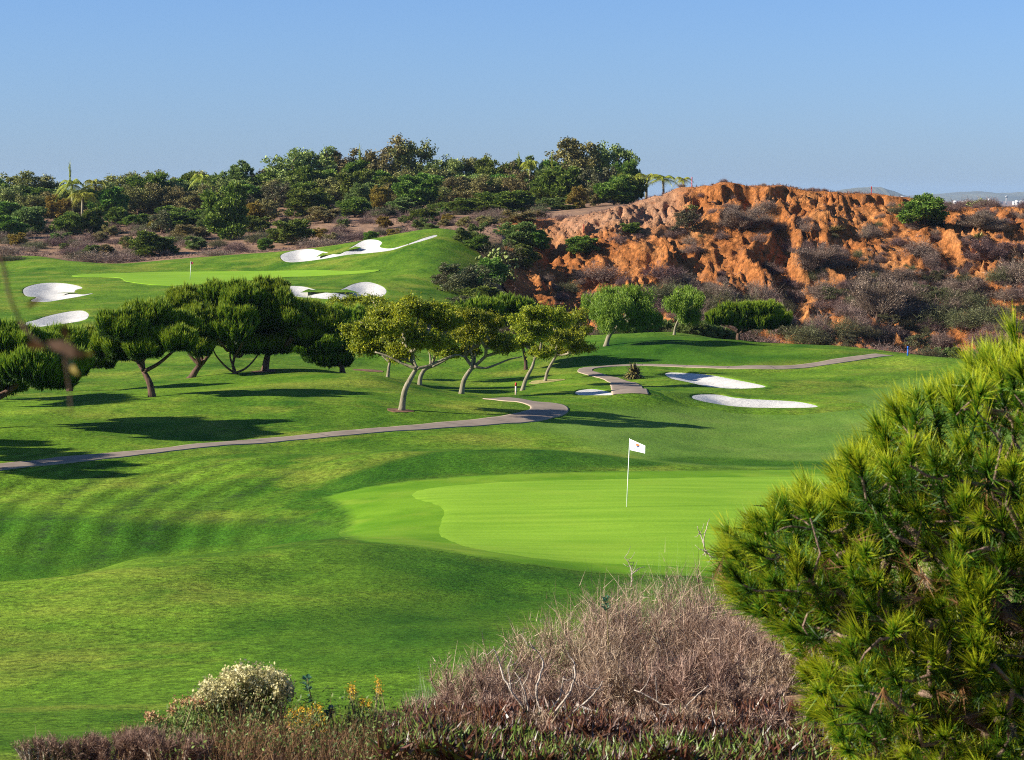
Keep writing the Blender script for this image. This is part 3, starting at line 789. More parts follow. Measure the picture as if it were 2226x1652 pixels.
def cliff_material():
    m, nt, b, out = new_mat('orange_sandstone_earth')
    tc = N(nt, 'ShaderNodeTexCoord'); pos = tc.outputs['Object']
    c = ramp(nt, noise(nt, pos, .16, 6, .65), (.28, (.27, .090, .026)), (.5, (.43, .160, .048)), (.75, (.56, .26, .095)))
    fine = ramp(nt, noise(nt, pos, 2.0, 5, .75), (.30, .42), (.70, 1.45))
    c = mixc(nt, 1.0, c, fine, 'MULTIPLY')
    vo = N(nt, 'ShaderNodeTexVoronoi'); vo.inputs['Scale'].default_value = 1.5; nt.links.new(pos, vo.inputs['Vector'])
    c = mixc(nt, 1.0, c, ramp(nt, vo.outputs['Distance'], (.05, 1.15), (.6, .72)), 'MULTIPLY')
    c = mixc(nt, ramp(nt, noise(nt, pos, .55, 5, .7), (.54, 0), (.70, .6)), c, (.20, .10, .055))
    # dry plant litter and grey-mauve crusts
    gm = mth(nt, 'ADD', noise(nt, pos, .09, 4, .6), mth(nt, 'MULTIPLY', noise(nt, pos, 1.1, 5, .75), .9))
    gm = mth(nt, 'ADD', gm, mth(nt, 'MULTIPLY', attr(nt, 'litter'), .55))
    c = mixc(nt, ramp(nt, gm, (1.0, 0), (1.13, .85)), c, ramp(nt, noise(nt, pos, 3.5, 4, .7), (.3, (.10, .06, .055)), (.7, (.30, .20, .17))))
    c = mixc(nt, attr(nt, 'pale'), c, ramp(nt, noise(nt, pos, .9, 5, .7), (.3, (.20, .11, .075)), (.65, (.42, .27, .18))))
    nt.links.new(c, b.inputs['Base Color']); b.inputs['Roughness'].default_value = .95; b.inputs['Specular IOR Level'].default_value = .05
    bp = N(nt, 'ShaderNodeBump'); bp.inputs['Strength'].default_value = 1.0; bp.inputs['Distance'].default_value = .45
    nt.links.new(noise(nt, pos, 2.2, 5, .7), bp.inputs['Height']); nt.links.new(bp.outputs[0], b.inputs['Normal'])
    return m
M_cliff = cliff_material()
mk = cliff_mask(CXX, CYY); CUU = CU + FPX * CXX / CYY
litter = np.clip(np.clip(1 - sstep(258, 282, CYY), 0, 1) * .6 + sstep(2000, 2200, CUU) * .3 + (1 - sstep(1200, 1330, CUU)) * .1 + sstep(314, 318, CYY) * .5, 0, 1.2)
pale = sstep(298, 306, CYY) * sstep(1150, 1250, CUU) * (1 - sstep(1440, 1520, CUU)) * .6
nrw, ncl = CXX.shape; ids = np.arange(nrw * ncl).reshape(nrw, ncl)
keep = (mk[:-1, :-1] > .0005)
F = np.stack([ids[:-1, :-1], ids[:-1, 1:], ids[1:, 1:], ids[1:, :-1]], -1)[keep]
used = np.zeros(nrw * ncl, bool); used[F.ravel()] = True; remap = np.cumsum(used) - 1
V = np.stack([CXX, CYY, CZ], -1).reshape(-1, 3)[used]
struct('eroded_cliff', make_mesh('eroded_cliff', V, remap[F], None, False, {'litter': litter.ravel()[used], 'pale': pale.ravel()[used]}), M_cliff)
# ------------------------------------------------------------------ materials for plants
M_pine = leaf_mat('pine_needles', (.010, .030, .004), (.085, .165, .012), (.36, .43, .022), .3)
M_pinebark = bark_mat('pine_bark', (.035, .02, .014), (.16, .095, .065))
M_coral = leaf_mat('feathery_yellow_green_leaves', (.04, .06, .006), (.21, .24, .014), (.58, .52, .02), .4)
M_palebark = bark_mat('pale_smooth_bark', (.13, .115, .07), (.30, .26, .18))
M_pepper = leaf_mat('weeping_bright_leaves', (.035, .09, .010), (.15, .28, .025), (.38, .52, .05), .4)
M_dark = leaf_mat('dark_green_leaves', (.016, .042, .006), (.125, .205, .022), (.40, .46, .06), .2, objvar=.55)
M_grey = leaf_mat('grey_green_leaves', (.035, .055, .012), (.175, .205, .045), (.46, .48, .13), .2, objvar=.55)
M_brownleaf = leaf_mat('brown_tinged_leaves', (.035, .034, .009), (.175, .155, .042), (.46, .40, .14), .2, objvar=.55)
M_gold = leaf_mat('golden_leaves', (.10, .07, .01), (.30, .22, .03), (.48, .37, .07), .2)
M_tan = leaf_mat('tan_flowering_leaves', (.10, .08, .02), (.30, .26, .09), (.48, .43, .20), .2)
M_yelgreen = leaf_mat('yellow_green_leaves', (.05, .08, .02), (.16, .22, .045), (.34, .40, .13), .25)
M_scrub = leaf_mat('dry_scrub_twigs', (.045, .026, .021), (.17, .108, .085), (.36, .25, .205), .1, objvar=.5)
M_scrubg = leaf_mat('olive_scrub_leaves', (.03, .032, .012), (.095, .095, .035), (.19, .18, .08), .15, objvar=.5)
M_brush = leaf_mat('bare_mauve_brown_twigs', (.04, .022, .014), (.25, .155, .10), (.62, .46, .33), .1, objvar=.3)
M_deadwood = bark_mat('bleached_dead_wood', (.30, .24, .19), (.55, .46, .38), 20)
M_twigbark = bark_mat('dark_twig_bark', (.05, .03, .02), (.15, .09, .06), 12)
M_palm = leaf_mat('palm_fronds', (.06, .10, .01), (.24, .28, .03), (.52, .50, .06), .35)
M_agave = leaf_mat('yucca_blades', (.03, .035, .015), (.17, .15, .05), (.42, .36, .11), .15)
M_flaxdark = leaf_mat('striped_flax_blades', (.028, .02, .016), (.09, .075, .035), (.42, .33, .09), .1)
M_white = plain_mat('white_paint', (.8, .8, .78), .4, .03)
M_whiteflag = plain_mat('white_flag_cloth', (.75, .78, .82), .7, .03)
M_maroon = plain_mat('dark_red_flag_cloth', (.30, .025, .05), .7, .1)
M_redpaint = plain_mat('red_paint', (.45, .04, .04), .5, .1)
M_bluepaint = plain_mat('blue_paint', (.02, .12, .50), .5, .1)
M_pinkpost = plain_mat('faded_pink_white_paint', (.70, .50, .44), .6, .1)
M_mulch = plain_mat('brown_mulch', (.16, .085, .05), .95, .5, 5)
M_drysoil = plain_mat('straw_coloured_bare_turf', (.30, .26, .09), .95, .35, 5)

# ------------------------------------------------------------------ pines on the middle lawn
def spread_world(px, d, ddep):
    """pixel ellipses at ground distance d -> world ellipsoids"""
    out = []
    for i, b in enumerate(px):
        u, v, ru, rv = b[:4]; dd = d + (b[4] if len(b) > 4 else ((i * 37) % 5 - 2) * .25 * ddep)
        s = dd / FPX
        out.append((P(u, v, dd), np.array([ru * s, max(ru * s * .75, .7), rv * s])))
    return out

def tree(name, label, cat, trunk_px, d, blobs_px, kind, seed, group=None, rtrunk=.2, ntuft=170, sub=11, limbs=None):
    rs = np.random.default_rng(seed)
    base = trunk_px[0]; b = hit(*base, max(d - 12, 5), d + 12) if d is None or True else None
    b = hit(base[0], base[1], d - 8, d + 8)
    d = b[1]; s = d / FPX
    root = thing(name, label, cat, b, group)
    tp = [b + np.array([0, 0, -.15])] + [P(u, v, d + .2 * k) for k, (u, v) in enumerate(trunk_px[1:])]
    tp = catmull(tp, 4); k = len(tp)
    rad = rtrunk * np.linspace(1.0, .62, k); rad[0] *= 1.35; rad[1] *= 1.12
    g = Geo(); g.tube(tp, rad, 9)
    g.build('trunk', M_palebark if kind in ('coral', 'pepper') else M_pinebark, root, b, True)
    if kind == 'pine': blobs_px = blobs_px + [((p[0] + q[0]) / 2, (p[1] + q[1]) / 2 + 6, (p[2] + q[2]) * .42, (p[3] + q[3]) * .30) for p, q in zip(blobs_px[:-1], blobs_px[1:]) if abs(p[0] - q[0]) > 30]
    blobs = spread_world(blobs_px, d, 3.0)
    if kind == 'pine': pts, nr_, cc = blob_clumps(blobs, int(ntuft * .42), int(sub * 1.7), rs, .35, .5, .20, .38, .9)
    elif kind == 'coral': pts, nr_, cc = blob_clumps(blobs, int(ntuft * .95), int(sub * 1.7), rs, .7, .2, .20, .42, .55)
    else: pts, nr_, cc = blob_clumps(blobs, ntuft, int(sub * 1.4), rs, .8, .2, .22, .42, .9)
    tg = cc + rs.normal(size=cc.shape) * .08
    A, B, ra, rb = grow(tp[-1], tg, rs, .022 if kind != 'coral' else .02, .5, rtrunk * .6, .10, rootpts=[tp[-3], tp[-2], tp[-1]])
    gb = Geo(); gb.cones(A, B, ra, rb, 6)
    for extra in (limbs or []):
        lp_ = catmull([P(u, v, d + .1 * i) for i, (u, v) in enumerate(extra)], 4)
        gb.tube(lp_, np.linspace(rtrunk * .55, rtrunk * .22, len(lp_)), 7)
    # small twigs inside the crown
    tw = rs.integers(0, len(pts), min(len(pts), 160)); near_ = cc[np.argmin(((pts[tw][:, None] - cc[None]) ** 2).sum(-1), 1)]
    gb.cones(near_, pts[tw], np.full(len(tw), .018), np.full(len(tw), .008), 4)
    tag(gb, None) if False else None
    BO = gb.build('branches', M_palebark if kind in ('coral', 'pepper') else M_pinebark, root, b, True)
    BO['kind'] = 'stuff'
    g = Geo()
    if kind == 'pine':
        ax = unit(nr_ * .38 + np.array([0, 0, 1.0]) + rs.normal(size=nr_.shape) * .10)
        low = (pts - b)[:, 2]; hue = .30 + .35 * (low - low.min()) / (np.ptp(low) + 1e-6) * 0
        tufts(g, pts, ax, 16, rs.uniform(.26, .52, len(pts)), .065, .17, rs, .34, .40, .18, .46)
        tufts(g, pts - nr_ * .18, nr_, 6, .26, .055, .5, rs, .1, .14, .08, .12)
    elif kind == 'coral':
        # drooping sprays of leaflets
        leaves(g, pts, .17, rs, .4, .42, .50, .36, nr_)
        leaves(g, pts + rs.normal(size=pts.shape) * .12, .15, rs, .6, .42, .42, .34)
    else:
        n = len(pts); k = 5
        for j in range(k):
            q_ = pts + np.array([0, 0, -1]) * (j * .13) + rs.normal(size=pts.shape) * .05
            leaves(g, q_, .17, rs, 3.0, .3, .55 - .03 * j, .25)
    tag(g.build('crown', {'pine': M_pine, 'coral': M_coral, 'pepper': M_pepper}[kind], root, b), kind='stuff')
    return root, b

tree('pine_tree', 'wide low pine at the left edge of the lawn, its crown hiding its trunk', 'pine tree', [(-62, 934), (-50, 905), (-15, 870)], 104,
     [(60, 800, 110, 62, 0), (130, 768, 70, 40, 2.2), (20, 760, 80, 40, -2.2), (100, 832, 80, 42, -2), (-60, 785, 90, 55, 1.5), (0, 838, 90, 42, 2), (160, 810, 40, 32, 0), (40, 800, 90, 45, 3.5), (60, 815, 90, 45, -3.2)], 'pine', 11, None, .24, 210, 12)
tree('pine_tree', 'pine partly hidden behind the wide pine at the left edge', 'pine tree', [(150, 850), (160, 810), (175, 780)], 128,
     [(190, 752, 50, 36), (155, 752, 60, 26), (215, 795, 40, 25), (120, 765, 50, 36)], 'pine', 12, None, .16, 110, 9)
tree('pine_tree', 'pine with forked leaning dark trunk standing alone in front of the row', 'pine tree', [(331, 863), (326, 835), (312, 806)], 121,
     [(255, 730, 66, 54), (320, 708, 66, 42), (380, 725, 55, 46), (300, 765, 74, 30), (232, 772, 38, 28), (385, 755, 44, 34)], 'pine', 13, None, .20, 170, 11,
     [[(312, 806), (298, 785), (288, 760)], [(312, 808), (345, 790), (378, 762), (395, 745)]])
tree('pine_tree', 'pine with short thick trunk, second of the dark row behind the mound', 'pine tree', [(414, 821), (425, 806), (440, 788)], 137,
     [(420, 730, 66, 60), (402, 668, 55, 38), (465, 740, 58, 52), (385, 705, 48, 46), (440, 690, 56, 50), (430, 765, 55, 25)], 'pine', 14, None, .22, 170, 11,
     [[(436, 795), (415, 775), (405, 755)], [(440, 790), (458, 765), (462, 745)]])
tree('pine_tree', 'pine with a low V-shaped double trunk spreading from the grass', 'pine tree', [(511, 813), (509, 804), (506, 794)], 138,
     [(500, 730, 60, 50), (482, 660, 46, 40), (545, 718, 62, 54), (530, 660, 54, 44), (540, 762, 50, 20)], 'pine', 15, None, .13, 150, 10,
     [[(511, 811), (490, 796), (468, 770), (460, 745)], [(511, 811), (535, 800), (558, 775), (570, 750)], [(508, 798), (500, 775), (503, 745)]])
tree('pine_tree', 'tallest dark pine of the row with a straight stout trunk', 'pine tree', [(575, 806), (579, 785), (584, 765)], 141,
     [(600, 700, 80, 64), (588, 645, 48, 32), (650, 702, 58, 44), (560, 690, 55, 54), (635, 745, 62, 34), (698, 715, 46, 46), (600, 760, 55, 20)], 'pine', 16, None, .24, 200, 12)
tree('pine_tree', 'low dark pine whose branches reach the ground behind the yellow-green trees', 'pine tree', [(745, 806), (742, 790), (738, 775)], 146,
     [(690, 762, 62, 38), (735, 742, 60, 48), (772, 715, 50, 42), (650, 762, 34, 26), (720, 788, 58, 18), (728, 712, 42, 36)], 'pine', 17, None, .18, 140, 10)
tree('pine_tree', 'flat-topped pine seen behind and above the yellow-green trees', 'pine tree', [(1143, 804), (1142, 780), (1135, 750)], 168,
     [(1050, 680, 60, 26), (1105, 678, 58, 28), (1080, 700, 80, 22), (1010, 700, 45, 20)], 'pine', 18, None, .14, 110, 9)
tree('umbrella_pine', 'dark umbrella-shaped pine on the fairway edge below the orange cliff', 'pine tree', [(1607, 747), (1604, 735), (1606, 722)], 186,
     [(1562, 700, 38, 22), (1615, 685, 50, 22), (1672, 688, 38, 24), (1630, 705, 72, 18), (1700, 703, 22, 12), (1650, 680, 40, 18)], 'pine', 19, None, .2, 150, 9,
     [[(1606, 722), (1585, 712), (1565, 704)], [(1606, 724), (1640, 712), (1675, 700)]])
tree('pepper_tree', 'broad weeping bright green tree with leaning trunk under the cliff', 'pepper tree', [(1316, 752), (1325, 728), (1345, 708), (1358, 690)], 172,
     [(1330, 660, 60, 42), (1385, 655, 55, 44), (1290, 660, 35, 35), (1405, 690, 42, 25), (1350, 635, 60, 20), (1340, 695, 55, 18)], 'pepper', 21, None, .18, 130, 11,
     [[(1345, 708), (1330, 690), (1322, 675)], [(1350, 705), (1375, 690), (1395, 672)]])
tree('pepper_tree', 'smaller bright green weeping tree between the big one and the umbrella pine', 'pepper tree', [(1465, 728), (1468, 712), (1476, 692)], 182,
     [(1478, 655, 36, 28), (1512, 650, 36, 28), (1495, 635, 38, 14), (1500, 680, 40, 14)], 'pepper', 22, None, .11, 110, 9)
CG = 'flat-crowned yellow-green trees beside the cart path'
tree('feathery_tree', 'front yellow-green tree standing on the near slope in its own soil ring', 'tree', [(872, 892), (879, 852), (893, 822), (906, 800)], 113,
     [(850, 705, 85, 42), (905, 675, 80, 34), (810, 755, 62, 32), (930, 745, 64, 32), (870, 768, 55, 24), (785, 725, 50, 34), (965, 700, 48, 34), (880, 720, 80, 38)], 'coral', 31, CG, .155, 190, 12,
     [[(906, 800), (900, 785), (898, 765)], [(906, 801), (880, 792), (845, 775), (815, 765)], [(906, 801), (930, 796), (955, 785), (990, 772), (1010, 776)]])
tree('feathery_tree', 'yellow-green tree with pale straight trunk half hidden by the mound', 'tree', [(842, 822), (845, 800), (848, 785)], 152,
     [(790, 690, 66, 42), (750, 665, 55, 32), (730, 715, 48, 34), (830, 675, 55, 32), (800, 655, 60, 20)], 'coral', 32, CG, .12, 150, 10)
tree('feathery_tree', 'yellow-green tree whose short trunk bends right behind the mound', 'tree', [(912, 840), (914, 820), (924, 803), (942, 795)], 138,
     [(955, 735, 56, 38), (985, 712, 52, 36), (935, 700, 52, 34), (965, 765, 45, 18), (970, 680, 50, 22)], 'coral', 33, CG, .14, 150, 10, [[(940, 797), (965, 785), (990, 770)], [(936, 797), (935, 775), (930, 755)]])
tree('feathery_tree', 'yellow-green tree with curved trunk and one long level limb to the right', 'tree', [(1002, 856), (1008, 828), (1022, 805), (1030, 798)], 134,
     [(1020, 730, 60, 42), (1055, 702, 55, 32), (1005, 765, 46, 22), (1090, 755, 40, 20), (1070, 735, 50, 34), (1030, 690, 50, 22)], 'coral', 34, CG, .15, 170, 10,
     [[(1030, 797), (1055, 800), (1078, 793), (1105, 782), (1135, 775)], [(1024, 803), (1027, 780), (1022, 755)]])
tree('feathery_tree', 'yellow-green tree leaning right just behind the pink-topped marker post', 'tree', [(1134, 849), (1143, 825), (1156, 800), (1160, 788)], 142,
     [(1165, 725, 60, 46), (1205, 700, 55, 36), (1130, 745, 46, 32), (1140, 700, 55, 30), (1185, 765, 46, 20), (1175, 680, 55, 20)], 'coral', 35, CG, .13, 170, 10)
tree('feathery_tree', 'rightmost yellow-green tree with thin leaning trunk in a bare ring', 'tree', [(1184, 829), (1190, 808), (1202, 785), (1210, 772)], 149,
     [(1225, 735, 56, 44), (1258, 715, 46, 40), (1230, 695, 58, 34), (1264, 755, 38, 24), (1205, 762, 46, 22)], 'coral', 36, CG, .11, 170, 10)
# trees standing left of the frame, whose shadows lie across the lawn
for i, (u, v, d_, w) in enumerate(((-85, 876, 116, 1.25), (-180, 1003, 92, 1.1))):
    tree('pine_tree', ['pine outside the left edge shading the lawn behind the wide pine', 'pine outside the left edge shading the cart path'][i], 'pine tree',
         [(u, v), (u + 8, v - 45), (u + 12, v - 75)], d_, [(u - 50, v - 105, 75 * w, 42, 2), (u + 40, v - 110, 70 * w, 42, -2), (u + 5, v - 125, 80 * w, 34, 0), (u, v - 90, 100 * w, 28, 3), (u - 10, v - 100, 100 * w, 28, -4), (u - 10, v - 100, 95 * w, 30, 5.5)], 'pine', 40 + i, None, .2, 110, 10)

def disc(name, u, v, d, rx, mat, seed, ry=None):
    c = hit(u, v, d - 8, d + 8); th = np.linspace(0, 2 * np.pi, 40, endpoint=False); rs = np.random.default_rng(seed)
    r = 1 + .12 * np.sin(th * 3 + seed) + .06 * np.sin(th * 7 + seed * 2)
    poly = np.column_stack([c[0] + rx * r * np.cos(th), c[1] + (ry or rx) * r * np.sin(th)])
    V, F = sheet(poly, .3, lambda x, y, s: ZG(x, y) + .02 + 0 * s, .05)
    struct(name, make_mesh(name, V, F, None, True), mat)
disc('soil_ring', 868, 893, 113, .6, M_mulch, 1); disc('soil_ring', 1186, 829, 149, 1.1, M_drysoil, 2)
disc('soil_ring', 800, 801, 150, 1.0, M_mulch, 3); disc('soil_ring', 575, 807, 141, .7, M_mulch, 4)

# ------------------------------------------------------------------ shrub and ridge-tree prototypes (local space, height 1)
def proto(kind, seed):
    """returns list of (part name, Geo, material); unit tree, base at origin, about 1 high and 1 wide"""
    rs = np.random.default_rng(seed); g = Geo(); t = Geo(); parts = []
    if kind in ('dark', 'grey', 'brown', 'gold', 'tan', 'yelgreen', 'olive', 'thatch'):
        tall = kind in ('grey', 'brown', 'dark')
        nb = 9 if tall else 7
        bl = []
        for i in range(nb):
            a = i * 2.4 + rs.uniform(-.4, .4); z = .16 + .66 * i / nb + rs.uniform(-.05, .05)
            r = .30 * math.sqrt(max(.08, 1 - ((z - .35) / .62) ** 2)) * rs.uniform(.7, 1.15)
            bl.append((np.array([math.cos(a) * r, math.sin(a) * r, z]), np.array([.25, .25, .20]) * rs.uniform(.85, 1.2)))
        bl.append((np.array([0, 0, .4]), np.array([.32, .32, .34])))
        pts, nn, cc = blob_clumps(bl, 40, 12, rs, .9, .3, .22, .42, .9)
        lo = pts.min(0); hi = pts.max(0); sc_ = np.array([1 / (hi[0] - lo[0]), 1 / (hi[1] - lo[1]), 1 / hi[2]])
        pts = pts * sc_; cc = cc * sc_; pts[:, 2] = np.maximum(pts[:, 2], .02)
        if kind in ('dark', 'gold', 'tan', 'yelgreen'):
            ax = unit(nn + np.array([0, 0, .7])); tufts(g, pts, ax, 4, .072, .030, .5, rs, .03, .38, .3, .28)
        else:
            sc2 = .6 if kind == 'thatch' else 1
            leaves(g, pts, .050 * sc2, rs, .8 if kind == 'grey' else .2, .5, .48 if sc2 == 1 else .36, .4); leaves(g, pts + rs.normal(size=pts.shape) * .02, .042 * sc2, rs, .4, .5, .40, .4)
            if sc2 < 1: leaves(g, pts + rs.normal(size=pts.shape) * .03, .03, rs, 0, .5, .40, .4); ribbons(g, pts * [.6, .6, .6], unit(pts + [0, 0, .1]), .35, .004, rs, .3, 2, .55, .4)
        A, B, ra, rb = grow(None, cc[::2], rs, .0035, .5, .022, .1, rootpts=[np.array([0, 0, -.03]), np.array([.01, 0, .1]), np.array([.02, .01, .2])])
        t.cones(A, B, ra, rb, 4); t.tube([(0, 0, -.05), (.01, 0, .1), (.02, .01, .22)], [.03, .024, .02], 6)
        mat = {'dark': M_dark, 'grey': M_grey, 'brown': M_brownleaf, 'gold': M_gold, 'tan': M_tan, 'yelgreen': M_yelgreen, 'olive': M_scrubg, 'thatch': M_scrub}[kind]
        parts = [('crown', g, mat), ('trunk', t, M_twigbark)]
    elif kind in ('scrub', 'scrubg'):
        n = 230
        d = unit(rs.normal(size=(n, 3)) * [1, 1, .55] + [0, 0, .55]); d[:, 2] = np.abs(d[:, 2])
        lump = 1 + .3 * np.sin(d[:, 0] * 5 + seed) * np.cos(d[:, 1] * 4)
        L = rs.uniform(.35, .62, n) * lump
        ribbons(g, np.zeros((n, 3)) + rs.normal(size=(n, 3)) * [.14, .14, .02], d, L, .009, rs, .25, 2, .40, .25)
        tip = d * (L * rs.uniform(.55, 1.05, n))[:, None]
        k = 7; tt = np.repeat(tip, k, 0) + rs.normal(size=(n * k, 3)) * .05
        ribbons(g, tt, np.repeat(d, k, 0) + rs.normal(size=(n * k, 3)) * .7, .13, .009, rs, .3, 1, .55, .4)
        leaves(g, np.repeat(tip, 8, 0) + rs.normal(size=(n * 8, 3)) * .09, .030 if kind == 'scrub' else .042, rs, 0, .5, .42, .42)
        q_ = d[rs.integers(0, n, 1500)] * (rs.random(1500) ** .5 * .52)[:, None] * [1, 1, .95]
        leaves(g, q_ + rs.normal(size=(1500, 3)) * .03, .032, rs, 0, .4, .30, .3)
        parts = [('stuff:twigs', g, M_scrub if kind == 'scrub' else M_scrubg)]
    elif kind == 'palm':
        t.tube([(0, 0, -.05), (.01, 0, .3), (.0, .01, .62)], [.028, .022, .02], 7)
        for i in range(15):
            a = i * 2.4 + rs.uniform(-.2, .2); up_ = rs.uniform(.1, 1.3) if i > 4 else rs.uniform(1.0, 1.6)
            d = np.array([math.cos(a), math.sin(a), 0]); n = 9
            s_ = np.linspace(0, 1, n); L = rs.uniform(.30, .42)
            c = np.array([0, .01, .62]) + d * (s_ * L * math.cos(up_ * .6))[:, None] + np.array([0, 0, 1]) * (s_ * L * .9 * math.sin(up_) - s_ ** 2.2 * L * .75)[:, None]
            t2 = unit(np.gradient(c, axis=0)); sd_ = unit(np.cross(t2, [0, 0, 1.]))
            for sg in (-1, 1):
                for m_ in range(2, n):
                    for q_ in range(3):
                        b_ = c[m_] * (1 - q_ / 3) + c[m_ - 1] * (q_ / 3); l_ = .10 * math.sin(math.pi * min(1, .25 + s_[m_] * .75)) + .02
                        tip = b_ + sd_[m_] * sg * l_ + t2[m_] * .04 + np.array([0, 0, -.05])
                        g.soup([[b_ - t2[m_] * .007, b_ + t2[m_] * .007, tip]], np.array([rs.uniform(.3, .9)]))
            g.tube(c, np.linspace(.006, .002, n), 3, .6)
        parts = [('trunk', t, M_palebark), ('fronds', g, M_palm)]
    elif kind == 'spear':
        t.tube([(0, 0, -.05), (.01, 0, .75)], [.02, .014], 6)
        leaves(g, np.array([0, 0, .85]) + rs.normal(size=(160, 3)) * [.05, .05, .09], .12, rs, 1.5, .25, .5, .35)
        parts = [('trunk', t, M_twigbark), ('crown', g, M_palm)]
    elif kind in ('yucca', 'flax'):
        n = 150 if kind == 'yucca' else 260
        a = rs.uniform(0, 6.28, n); e = np.arcsin(rs.uniform(.05, .98, n))
        d = np.column_stack([np.cos(a) * np.cos(e), np.sin(a) * np.cos(e), np.sin(e)])
        L = rs.uniform(.7, 1.0, n); w = .085 if kind == 'yucca' else .10
        side = unit(np.cross(d, [0, 0, 1.]) + 1e-6); r0 = d * .03 + rs.normal(size=(n, 3)) * [.04, .04, 0]
        mid = r0 + d * (L * .55)[:, None]; tip = r0 + d * L[:, None] - np.array([0, 0, 1]) * (np.cos(e) * L * (.12 if kind == 'yucca' else .35))[:, None]
        tt = rs.random(n)
        tt = np.where(rs.random(n) < .2, .8, .2) if kind == 'flax' else tt
        l0, r_0, l1, r1 = r0 - side * w * .35, r0 + side * w * .35, mid - side * w * .5, mid + side * w * .5
        g.soup(np.concatenate([np.stack([l0, r_0, r1], 1), np.stack([l0, r1, l1], 1), np.stack([l1, r1, tip], 1)]), np.concatenate([tt, tt, tt]))
        parts = [('blades', g, M_agave if kind == 'yucca' else M_flaxdark)]
    elif kind == 'cactus':
        def pad(c, nrm, s_):
            nrm = unit(np.asarray(nrm, float)); u_ = unit(np.cross(nrm, [.2, .1, 1.])); v_ = np.cross(nrm, u_)
            th = np.linspace(0, 2 * np.pi, 9, endpoint=False)
            ring = c + s_ * (np.cos(th)[:, None] * u_ * .75 + np.sin(th)[:, None] * v_)
            V = np.vstack([ring, c + nrm * s_ * .22, c - nrm * s_ * .22])
            F = [(i, (i + 1) % 9, 9) for i in range(9)] + [((i + 1) % 9, i, 10) for i in range(9)]
            g.mesh(V, F, rs.uniform(.3, .95))
        for i in range(130):
            a = rs.uniform(0, 6.28); r = rs.uniform(0, .45) ; z = rs.uniform(.05, .8) * (1 - r)
            pad(np.array([math.cos(a) * r, math.sin(a) * r, z + .05]), rs.normal(size=3) * [1, 1, .4], rs.uniform(.045, .075))
        parts = [('stuff:pads', g, M_yelgreen)]
    return parts

PROTO = {}
def get_proto(kind, var):
    key = (kind, var)
    if key not in PROTO:
        PROTO[key] = [(n, make_mesh(n, np.vstack(g.V), np.vstack(g.F), np.concatenate(g.T)), m) for n, g, m in proto(kind, int(var) * 101 + len(kind) * 31 + ord(kind[0]))]
        for n, me, m in PROTO[key]: me.materials.append(m)
    return PROTO[key]

def put(name, label, cat, loc, kind, var, wx, hz, rz=None, group=None, parts=True):
    r = thing(name, label, cat, loc, group)
    for n, me, m in get_proto(kind, var):
        o_ = link(n.replace('stuff:', ''), me, None, r)
        if n.startswith('stuff:'): o_['kind'] = 'stuff'
    r.scale = (wx, wx, hz); r.rotation_euler = (0, 0, random.uniform(0, 6.28) if rz is None else rz)
    return r
random.seed(5)

def ridge(u, vtop, wpx, d, kind, label, name='tree', cat='tree', vbase=None, var=None, group=None):
    b = at(u, d) if vbase is None else hitc(u, vbase, 240, 332) if d is None else hit(u, vbase, d - 40, d + 40)
    if vbase is not None and d is not None: pass
    d = b[1]; top = P(u, vtop, d)
    b = np.array([top[0] , d, float(ZC(top[0], d))])
    h = max(top[2] - b[2], .4); w = wpx * d / FPX
    put(name, label, cat, b - np.array([0, 0, .05]), kind, random.randrange(4) if var is None else var, w * 1.12, h * 1.03, group=group)

